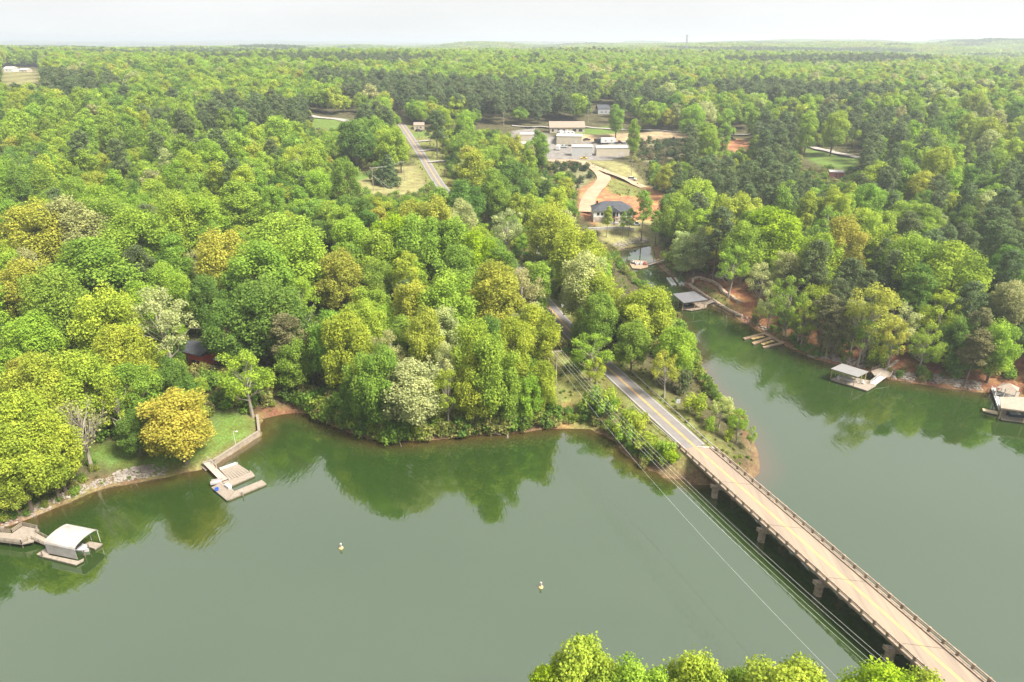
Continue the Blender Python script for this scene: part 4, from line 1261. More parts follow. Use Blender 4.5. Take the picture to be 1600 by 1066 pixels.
MB().hexa(q(-pw + .3, pw - .3, -6.55, -6.505, 3.1, 5.9)).build("porch_door", M['glass'], g)
for x in (-pw + .15, -1.1, 1.1, pw - .15):
    MB().hexa(q(x - .15, x + .15, -9.8, -9.5, -1, h - .01)).build("porch_column", M['white'], g)
MB().beam(F(-pw, -9.75, 3.9), F(pw, -9.75, 3.9), .1, .12).build("porch_rail", M['red_dull'], g)
MB().hexa(q(-W_ * .40, -W_ * .40 + 1.0, 1.2, 2.2, h + 1.5, h + 3.9)).build("chimney", M['black'], g)
pp = at(955, 358)
tw = thing("retaining_wall", tuple(pp), 'low pale block wall and terrace below the white house', 'wall')
for k in range(11):
    x = pp.x + (k - 5) * 2.3
    z = Tz(x, pp.y)
    MB().box((x, pp.y, z - 0.4), 2.2, 0.9, 1.7).build("block", M['metal_white'], tw)
for k, (u, v, l_) in enumerate(((955, 350, 'left white wrapped pallet on the terrace below the white house'), (963, 351, 'second white wrapped pallet from the left on the house terrace'), (975, 350, 'third white wrapped pallet from the left on the house terrace'), (984, 352, 'rightmost white wrapped pallet on the house terrace'))):
    b = at(u, v)
    gg = thing("pallet_load", tuple(b), l_, 'pallet', 'white wrapped pallets on the terrace')
    MB().box(tuple(b), 2.2, 1.8, 0.2).build("pallet", M['wood'], gg)
    MB().box((b.x, b.y, b.z + .203), 2.1, 1.7, 1.0, .02).build("load", M['canvas'], gg)
# beige ranch house
p = at(885, 206.5)
W_ = wpx(858, 911.5, p)
ranch = house("ranch_house", 'long low beige ranch house with brown gable roof before the pines', 'house', p, W_, W_ * .42, 4.2, 0.04, M['beige'], M['brown_roof'], 'gable', 4.6, [(x * W_, 1.2, 1.7, 1.9) for x in (-.42, -.25, -.1, .18, .23, .36, .41)], [(.05, 1.3, 2.8, M['white'])], .6)
Fz = ranch[1]
MB().hexa([Fz(*a) for a in ((-3, -W_ * .21 - 3.5, -0.5), (5, -W_ * .21 - 3.5, -0.5), (5, -W_ * .21 - .12, -0.5), (-3, -W_ * .21 - .12, -0.5), (-3, -W_ * .21 - 3.5, 0.5), (5, -W_ * .21 - 3.5, 0.5), (5, -W_ * .21 - .12, 0.5), (-3, -W_ * .21 - .12, 0.5))]).build("porch", M['wood_brown'], ranch[0])
# metal storage buildings
def shed(u0, u1, vb, dpx, h, rz, label, wall, roofm, rh=1.2, wins=0, cat='storage building', name="storage_building", depth=None):
    p = at((u0 + u1) / 2, vb)
    W_ = wpx(u0, u1, p)
    d = depth or W_ * dpx
    p = Vector((p.x, p.y + d / 2, p.z))
    p.z = Tz(p.x, p.y)
    return house(name, label, cat, p, W_, d, h, rz, wall, roofm, 'gable', rh, [((i - (wins - 1) / 2) * W_ / (wins + 1), 1.2, 1.2, 1.1) for i in range(wins)], [(W_ * .25, 2.8, 2.8, M['metal_white'])] if not wins else [], 0.25, 'metal storage buildings in the gravel yard')


shed(871, 910, 228.5, .7, 5.5, -.12, 'cream metal storage building with white roof in the middle of the yard', M['cream'], M['metal_white'])
shed(894, 926, 244, .55, 6.5, -.10, 'pale grey metal building nearest the dirt drive', M['white_wall'], M['metal_white'])
shed(931, 983, 243.5, .35, 5.5, .05, 'long cream metal building at the right side of the yard behind bushes', M['cream'], M['metal_white'])
shed(813, 834, 222, .5, 5.0, 0, 'small white roofed metal building behind the left trees', M['cream'], M['metal_white'])
shed(812, 838, 236, .5, 5.0, 0, 'pale metal building at the left edge of the yard half behind trees', M['cream'], M['metal_white'])
shed(933, 952, 178.5, .6, 4.5, .1, 'grey house with dark roof hidden in the pines behind the ranch house', M['grey'], M['dark_roof'], 3.5, 2, 'house', "house", 12)
shed(834, 872, 396, .7, 5.5, .25, 'pale sided house with dark roof half hidden in the wood above the causeway', M['beige_grey'], M['dark_roof'], 3.0, 3, 'house', "house", 8)
shed(526, 541, 305, .6, 2.2, .1, 'small shed with faded red roof at the left corner of the mown field', M['red_dull'], M['red_faded'], 1.0, 1, 'shed', "shed", 6)
shed(1298, 1318, 277.5, .5, 3.0, -.2, 'dull red shed with pale roof in the clearing between pines', M['red_dull'], M['metal_white'], 1.0, 1, 'shed', "shed", 7)
shed(6, 20, 112.5, .5, 3.5, .1, 'white farmhouse on the far left pasture', M['white'], M['metal_white'], 2.5, 2, 'house', "farmhouse", 14)
shed(30, 42, 113, .5, 3, 0, 'low pale barn to the right of the far farmhouse', M['cream'], M['metal_white'], 2.0, 1, 'barn', "barn", 12)
shed(66, 82, 134, .5, 5, 0, 'pale house just showing above the far left treetops', M['white'], M['metal_white'], 3.0, 1, 'house', "house", 12)
shed(646, 662, 203, .6, 3.2, .1, 'brown roofed house on the lawn at the top of the road', M['beige'], M['brown_roof'], 2.2, 2, 'house', "house", 10)
shed(760, 776, 226, .6, 4, .1, 'grey roofed house in the trees left of the yard', M['beige_grey'], M['grey_roof'], 2.0, 1, 'house', "house", 9)

# red cabin in the left wood
p = at(317, 566)
g, F, q, h, wl = house("cabin", 'red cabin with charcoal roof and raised deck in the left wood', 'cabin', p, 8.5, 7.0, 4.6, -.45, M['red'], M['dark_roof'], 'gable', 2.0, [(-2.6, 1.4, 1.2, 1.4), (2.8, 1.4, 1.0, 1.2)], [(0.4, 1.9, 2.3, M['glass'])], .7)
MB().hexa(q(-4.2, 5.0, -7.2, -3.52, -0.3, -0.05)).build("deck", M['wood'], g)
for x in (-4.0, 0.4, 4.8):
    MB().hexa(q(x - .12, x + .12, -7.1, -6.86, -3.5, -.31)).build("post", M['wood_dark'], g)
railing([F(-4.1, -7.1, -.05), F(4.9, -7.1, -.05), F(4.9, -3.7, -.05)], .95, g, M['wood'], 2)
u_ = F(6.6, 0.5, -.05)
um = thing("parasol", tuple(u_), 'pale teal parasol beside the red cabin deck', 'parasol')
MB().cyl(u_, u_ + Vector((0, 0, 2.6)), .05, .05, 6).build("pole", M['white'], um)
MB().lathe(tuple(u_ + Vector((0, 0, 2.3))), [(1.3, 0), (.8, .3), (.1, .6)], 8).build("canopy", M['teal'], um)
x_ = F(2.2, -5.4, -.04)
ch = thing("deck_chair", tuple(x_), 'white chair on the red cabin deck', 'chair')
MB().box((x_.x, x_.y, x_.z + .4), .6, .6, .08).build("seat", M['white'], ch)
MB().box((x_.x, x_.y + .28, x_.z + .485), .6, .08, .6).build("backrest", M['white'], ch)
for dx, dy in ((-.22, -.22), (.22, -.22), (.22, .22), (-.22, .22)):
    MB().box((x_.x + dx, x_.y + dy, x_.z), .06, .06, .398).build("leg", M['white'], ch)
pk = at(57, 772)
tb = thing("picnic_bench", tuple(pk), 'white slatted garden bench on the bare ground at the left shore', 'bench')
for k in range(4):
    MB().box((pk.x, pk.y + .18 * k - .3, pk.z + .5), 1.9, .14, .06).build("slat", M['white'], tb)
for k in range(3):
    MB().box((pk.x, pk.y + .42, pk.z + .7 + .2 * k), 1.9, .06, .14).build("back_slat", M['white'], tb)
for dx in (-.85, .85):
    MB().box((pk.x + dx, pk.y, pk.z), .1, .8, .498).build("leg", M['white'], tb)
for (u, v, l_) in ((103, 583, 'pale shed roof corner among the yellow trees at the left'), (226, 558, 'white storage cube glimpsed between yellow trees by the red cabin')):
    b = at(u, v + 6, 0)
    house("shed", l_, 'shed', b, 3.6, 3.0, 4.0, .5, M['white'], M['metal_white'], 'gable', 1.0, [(0, 1.2, 1, 1)], [], .2)

# ------------------------------------------------------------------ vehicles in the yard and lanes, far tower
def car(u, v, rz, paint, label, L_=4.8, W_=1.9, H_=1.5, kind='car', name="parked_car", bed=False):
    p = at(u, v)
    g = thing(name, tuple(p), label, kind, 'vehicles in the yard and lanes')
    F = local(p, rz)
    def prof(pts, y0, y1, nm, mt, par):
        n = len(pts); m = MB()
        m.v = [tuple(F(x, y0, z)) for x, z in pts] + [tuple(F(x, y1, z)) for x, z in pts]
        m.f = [tuple(range(n)), tuple(range(n, 2 * n))[::-1]] + [(i, n + i, n + (i + 1) % n, (i + 1) % n) for i in range(n)]
        m.m = [0] * len(m.f)
        return m.build(nm, mt, par)
    b = prof([(-L_ * .5, .35), (L_ * .5, .35), (L_ * .5, .75), (L_ * .46, .9), (-L_ * .48, .95), (-L_ * .5, .8)], -W_ / 2, W_ / 2, "body", paint, g)
    if bed: cab = [(-L_ * .12, .96), (L_ * .26, .93), (L_ * .14, H_ * 1.1), (-L_ * .08, H_ * 1.1)]
    else: cab = [(-L_ * .44, .96), (L_ * .26, .93), (L_ * .1, H_), (-L_ * .3, H_)]
    prof(cab, -W_ * .43, W_ * .43, "cabin", M['glass'], g)
    xs = [c[0] for c in cab]
    prof([(cab[3][0] + .05, cab[2][1] + .003), (cab[2][0] - .05, cab[2][1] + .003), (cab[2][0] - .1, cab[2][1] + .08), (cab[3][0] + .1, cab[2][1] + .08)], -W_ * .41, W_ * .41, "roof", paint, g)
    for sx in (-.31, .31):
        for sy in (-1, 1):
            c = F(sx * L_, sy * W_ * .46, .36)
            e = F(sx * L_, sy * W_ * .53, .36)
            MB().cyl(c, e, .36, .36, 10).build("wheel", M['tyre'], g)
    return g


def trailer(u, v, rz, label, L_=8, W_=2.5, H_=2.9, paint='white', stripe='grey', name="camper_trailer"):
    p = at(u, v)
    g = thing(name, tuple(p), label, 'trailer', 'vehicles in the yard and lanes')
    F = local(p, rz)
    m = MB(); pts = [(-L_ / 2, .6), (L_ / 2 - .4, .6), (L_ / 2, 1.4), (L_ / 2 - .3, H_ - .2), (L_ / 2 - .9, H_ + .3), (-L_ / 2 + .2, H_ + .3), (-L_ / 2, H_)]
    n = len(pts)
    m.v = [tuple(F(x, -W_ / 2, z)) for x, z in pts] + [tuple(F(x, W_ / 2, z)) for x, z in pts]
    m.f = [tuple(range(n)), tuple(range(n, 2 * n))[::-1]] + [(i, n + i, n + (i + 1) % n, (i + 1) % n) for i in range(n)]; m.m = [0] * len(m.f)
    m.build("body", M[paint], g)
    for x in (-L_ * .25, L_ * .15):
        MB().hexa([F(a, b, c) for c in (1.7, 2.4) for a, b in ((x, -W_ / 2 - .03), (x + 1.3, -W_ / 2 - .03), (x + 1.3, -W_ / 2 - .002), (x, -W_ / 2 - .002))]).build("window", M['glass'], g)
    for sx in (-.6, .5):
        for sy in (-1, 1):
            MB().cyl(F(sx, sy * W_ * .44, .38), F(sx, sy * W_ * .5, .38), .38, .38, 10).build("wheel", M['tyre'], g)
    MB().beam(F(L_ / 2 - .4, 0, .6), F(L_ / 2 + 1.2, 0, .55), .15, .15).build("hitch", M['black'], g)
    return g


trailer(872, 234.5, 1.4, 'white rounded camper trailer parked left of the cream building', 7, 2.6, 3.4)
trailer(880, 231, .3, 'grey boat trailer load beside the cream storage building', 7, 2.3, 2.0, 'grey')
trailer(876, 213, .9, 'grey camper trailer standing behind the cream building', 7, 3, 4.0, 'grey')
trailer(890, 211, .2, 'white camper trailer parked on the gravel below the ranch house', 8, 2.5, 2.6)
trailer(950, 224, .1, 'long white camper trailer in the middle of the yard', 12, 3.0, 4.0)
trailer(937, 223, .0, 'black enclosed trailer beside the long white camper', 9, 2.6, 2.8, 'black', name="cargo_trailer")
car(967, 224, .1, M['black'], 'dark flatbed pickup right of the long white camper', 6.5, 2.2, 2.0, 'truck', "pickup_truck", True)
car(979, 223.5, .05, M['grey'], 'grey flatbed truck at the right end of the yard', 7, 2.2, 1.9, 'truck', "pickup_truck", True)
car(917, 219, .2, M['black'], 'dark car parked by the fence behind the cream building', 5.5, 2.0)
car(912, 248.5, -.1, M['gold'], 'small yellow machine on the grass above the dirt drive', 5, 2.2, 1.8, 'tractor', "tractor", True)
car(987, 281, -.35, M['white'], 'white car parked on the dirt fork near the pole', 6, 2.4, 2.0)
car(1142, 218.5, 0, M['black'], 'dark car on the lane above the red clay patch', 7, 2.6, 2.2)
car(994, 352, .1, M['grey'], 'dark pickup parked right of the white house', 5, 2.0, 1.8, 'truck', "pickup_truck", True)
car(654, 205.5, 0, M['black'], 'dark vehicle in front of the house at the top of the road', 5.5, 2.2, 1.9)

tx, ty = 2050 * ((1029 - 800) / FPX) / CP, 2050
tz = Tz(tx, ty)
dep = project(tx, ty, 90)[2]
ttop = tz
while project(tx, ty, ttop)[1] > 55: ttop += 1
ct = thing("cell_tower", (tx, ty, tz), 'thin grey cell tower with antenna rings rising over the horizon', 'tower')
m = MB()
legs = [Vector((tx + 3.2 * math.cos(a), ty + 3.2 * math.sin(a), tz)) for a in (0.3, 2.4, 4.5)]
tops = [Vector((tx + 1.3 * math.cos(a), ty + 1.3 * math.sin(a), ttop)) for a in (0.3, 2.4, 4.5)]
for i in range(3):
    MB().beam(legs[i], tops[i], .6, .6).build("leg", M['grey'], ct)
for k in range(12):
    for i in range(3):
        j = (i + 1) % 3
        m.beam(legs[i].lerp(tops[i], k / 12), legs[j].lerp(tops[j], (k + 1) / 12), .3, .3)
m.build("bracing", M['grey'], ct)
for zf in (0, 6, 12, 18):
    pl = MB().lathe((tx, ty, ttop - 2.5 - zf), [(2.2, 0), (2.2, .5)], 9).build("platform", M['grey'], ct)
    for k in range(6):
        MB().box((tx + 2.6 * math.cos(k), ty + 2.6 * math.sin(k), ttop - 2.3 - zf), .7, .7, 2.6).build("antenna", M['grey'], pl)
#PART3
# ------------------------------------------------------------------ trees
def crown_mesh(name, lobes, dens, size, seed, flat=1.0, up=0.15, mat_='leaf', hang=0.0):
    """leaf clumps spread over and inside rounded boughs; lobes: (x, y, z, r)"""
    g = np.random.default_rng(seed)
    V, TI = [], []
    ctr = np.mean([l[:3] for l in lobes], axis=0)
    for (lx, ly, lz, lr) in lobes:
        n = max(6, int(dens * lr * lr))
        d = g.normal(size=(n, 3)); d /= np.linalg.norm(d, axis=1)[:, None] + 1e-9
        d[:, 2] += up; d /= np.linalg.norm(d, axis=1)[:, None]
        rad = lr * np.clip(1.02 - 0.55 * g.random(n) ** 2.2 + 0.10 * g.normal(size=n), 0.2, 1.3)
        # break every bough into smaller sprays
        kx = g.normal(size=(7, 3)) * 2.2 / max(lr, .8)
        wob = np.sin(d @ kx.T * 2.2 + g.random(7) * 6).mean(axis=1)
        rad *= 1 + 0.42 * wob
        c = np.array([lx, ly, lz]) + d * rad[:, None] * np.array([1, 1, flat])
        nr = d * 0.75 + g.normal(size=(n, 3)) * 0.55 + np.array([0, 0, 0.45])
        nr /= np.linalg.norm(nr, axis=1)[:, None]
        a = np.cross(nr, g.normal(size=(n, 3))); a /= np.linalg.norm(a, axis=1)[:, None] + 1e-9
        b = np.cross(nr, a)
        s = size * (0.55 + 0.8 * g.random(n))[:, None] * 0.5
        e = (0.6 + 0.5 * g.random(n))[:, None]
        fold = nr * s * (0.35 * g.normal(size=n))[:, None]
        q = np.stack([c - a * s + fold, c - b * s * e, c + a * s * 0.9 + fold, c + b * s * e * 0.9], axis=1)
        V.append(q.reshape(-1, 3))
        TI.append(np.clip(0.5 + 0.19 * g.normal() + 0.17 * g.normal(size=n) + 0.12 * wob, 0, 1))
    V = np.concatenate(V); TI = np.concatenate(TI)
    n = len(TI)
    me = bpy.data.meshes.new(name)
    me.vertices.add(4 * n); me.vertices.foreach_set('co', V.ravel())
    me.loops.add(4 * n); me.loops.foreach_set('vertex_index', np.arange(4 * n))
    me.polygons.add(n); me.polygons.foreach_set('loop_start', np.arange(0, 4 * n, 4))
    at_ = me.attributes.new('tint', 'FLOAT', 'FACE'); at_.data.foreach_set('value', TI.astype(np.float32))
    me.materials.append(M[mat_])
    me.update()
    return me


def lobes_for(kind, seed):
    g = np.random.default_rng(seed)
    L = []
    def shell(n, c, rx, rz, r0, r1, inner=0.55, low=-0.6):
        k = 0
        while k < n:
            d = g.normal(size=3); d /= np.linalg.norm(d)
            if d[2] < low: continue
            f = inner + (1 - inner) * g.random() ** 0.6
            r = r0 + (r1 - r0) * g.random()
            p = np.array(c) + d * f * np.array([rx - r * .8, rx - r * .8, rz - r * .8])
            if any(np.linalg.norm(p - np.array(q[:3])) < 0.55 * (r + q[3]) * (0.8 if k < 300 else 0) for q in L) and g.random() < 0.8:
                k += 0.08
                continue
            L.append((*p, r)); k += 1
    if kind == 'round': shell(46, (0, 0, 11.2), 6.5, 8.8, 1.2, 2.2, low=-.85)
    elif kind == 'tall': shell(44, (0, 0, 13), 4.6, 10.5, 1.0, 1.9, low=-0.98)
    elif kind == 'spread': shell(46, (0, 0, 9.6), 8.0, 6.2, 1.2, 2.3, low=-.8)
    elif kind == 'open': shell(34, (0, 0, 12), 6.5, 7.5, 0.8, 1.6, inner=0.45, low=-0.75)
    elif kind == 'pine':
        for k in range(46):
            t = (k + g.random()) / 46
            z = 11 + 14 * t
            rr_ = 4.1 * math.sqrt(max(0.02, 1 - (1.55 * t - 0.55) ** 2)) * (0.3 + 0.7 * g.random())
            a = k * 2.4 + g.random()
            L.append((rr_ * math.cos(a), rr_ * math.sin(a), z, 0.85 + 0.75 * g.random()))
    elif kind == 'cone':
        for k in range(60):
            t = ((k + g.random()) / 60) ** 1.15
            rr_ = (4.6 * (1 - t) + 0.3) * (0.7 + 0.3 * g.random())
            a = k * 2.4
            L.append((rr_ * math.cos(a), rr_ * math.sin(a), 1.2 + 14 * t, 0.9 + 0.6 * g.random() * (1 - t)))
    elif kind == 'bare': shell(40, (0, 0, 11.5), 6.5, 6.5, 0.9, 1.6, inner=0.35, low=-0.8)
    elif kind == 'shrub': shell(13, (0, 0, 1.9), 2.6, 2.3, 0.6, 1.1, inner=0.3, low=-0.9)
    return L


def trunk_mesh(name, kind, lobes, seed, mat_):
    g = np.random.default_rng(seed)
    m = MB()
    top = {'round': 13, 'tall': 19, 'spread': 9.5, 'open': 13, 'pine': 25, 'cone': 14, 'bare': 12, 'shrub': 2.4}[kind]
    r0 = {'shrub': 0.07, 'pine': 0.32, 'tall': 0.34, 'cone': 0.3}.get(kind, 0.42)
    pts = [Vector((0, 0, -1.0))]
    for k in range(1, 6):
        pts.append(Vector((g.normal() * 0.16 * (kind != 'pine'), g.normal() * 0.16 * (kind != 'pine'), top * k / 5)))
    for k in range(5):
        m.cyl(pts[k], pts[k + 1], r0 * (1 - k * 0.17), r0 * (1 - (k + 1) * 0.17), 8, caps=(k == 4))
    n_l = {'bare': len(lobes), 'open': 22, 'shrub': 8, 'pine': 26, 'cone': 0}.get(kind, 14)
    for i in g.permutation(len(lobes))[:n_l]:
        l = Vector(lobes[i][:3])
        t = min(0.93, max(0.30, (l.z - (2.5 if kind not in ('pine', 'shrub') else 0.2)) / top * 0.75)) if kind != 'pine' else min(0.97, l.z / top - 0.01)
        f = t * 5; k = min(4, int(f))
        a = pts[k].lerp(pts[k + 1], f - k)
        rr_ = r0 * (0.42 - 0.25 * t) if kind != 'pine' else 0.07
        b = a.lerp(l, 0.5) + Vector((g.normal() * .3, g.normal() * .3, -0.4 if kind != 'pine' else 0.1))
        m.cyl(a, b, rr_, rr_ * 0.7, 5, caps=False); m.cyl(b, l, rr_ * 0.7, rr_ * 0.25, 5, caps=False)
        if kind in ('bare', 'open'):
            for _ in range(5 if kind == 'bare' else 2):
                e = l + Vector(g.normal(size=3) * lobes[i][3] * 0.9)
                s_ = b.lerp(l, 0.3 + 0.7 * g.random())
                m.cyl(s_, e, rr_ * 0.3, rr_ * 0.1, 3, caps=False)
    return m.mesh(name, mat_)


SPEC = {'round': (145, .40, 1.0, 5), 'tall': (150, .39, 1.0, 4), 'spread': (145, .40, 0.85, 3), 'open': (115, .36, 0.9, 4), 'pine': (112, .42, 0.72, 4),
        'cone': (95, .55, 0.85, 1), 'bare': (13, .45, 0.9, 2), 'shrub': (150, .36, 0.9, 3)}
SIZE = {'round': (13, 20), 'tall': (9.2, 23.5), 'spread': (16, 15.7), 'open': (13, 19.5), 'pine': (9.8, 26), 'cone': (10, 16), 'bare': (13, 18), 'shrub': (5.2, 4.2)}
PROTO = {}
for ki, (kind, (dens, size, flat, nv)) in enumerate(SPEC.items()):
    for v in range(nv):
        sd = 100 * ki + v
        lo = lobes_for(kind, sd)
        cm = crown_mesh('crown', lo, dens, size, sd, flat)
        tm = trunk_mesh('trunk', kind, lo, sd, M['bark_pale'] if kind in ('bare', 'open') else M['bark'])
        PROTO.setdefault(kind, []).append((cm, tm, lo))

# leaf colours (albedo); words used when a tree is described
C_ = {'lime': ((.280, .410, .050), 'lime green'), 'mid': ((.222, .345, .050), 'fresh mid green'), 'deep': ((.140, .240, .044), 'deep green'),
      'yellow': ((.335, .420, .050), 'yellow green'), 'gold': ((.375, .400, .062), 'golden olive'), 'pale': ((.405, .455, .175), 'pale cream green'),
      'pine': ((.140, .190, .076), 'dark green'), 'tan': ((.365, .385, .150), 'tan budding'), 'brown': ((.200, .205, .090), 'dull brownish'),
      'ochre': ((.400, .385, .060), 'golden ochre'), 'vivid': ((.295, .430, .022), 'vivid yellow green')}


def jitter(c, a=0.13):
    k = 1 + random.uniform(-a, a)
    return tuple(max(0.004, x * k * (1 + random.uniform(-0.06, 0.06))) for x in c)


TREES = []                                        # dicts: x, y, z, kind, W, H, col key, colour, hero label


def hero(u, vt, wpx_, col, kind='round', hr=None, label=None):
    """a tree of the photo: crown top at row vt, crown wpx_ photo pixels wide"""
    H = 20.0
    if 480 < u < 870 and vt > 450 and kind in ('round', 'open') and not hr: hr = 1.95
    for _ in range(4):
        p = at(u, vt, H)
        W_ = wpx_ * project(p.x, p.y, p.z + H * .7)[2] / FPX
        H = W_ * (hr or SIZE[kind][1] / SIZE[kind][0])
        if kind not in ('shrub', 'cone', 'tall', 'pine'): H = min(max(H, 8), 31)
    s = float(sd_land(np.array([p.x]), np.array([p.y]))[0])
    if s < 0.6:                                   # keep the stem on land
        for _ in range(45):
            h_ = 0.5
            gx_ = float(sd_land(np.array([p.x + h_]), np.array([p.y]))[0]) - float(sd_land(np.array([p.x - h_]), np.array([p.y]))[0])
            gy_2 = float(sd_land(np.array([p.x]), np.array([p.y + h_]))[0]) - float(sd_land(np.array([p.x]), np.array([p.y - h_]))[0])
            l_ = math.hypot(gx_, gy_2) + 1e-6
            p.x += gx_ / l_ * 0.7; p.y += gy_2 / l_ * 0.7
            if float(sd_land(np.array([p.x]), np.array([p.y]))[0]) > 0.7: break
        p.z = max(Tz(p.x, p.y), 0)
    TREES.append(dict(x=p.x, y=p.y, z=p.z, kind=kind, W=W_, H=H, key=col, col=jitter(C_[col][0], 0.05), hero=True, label=label))


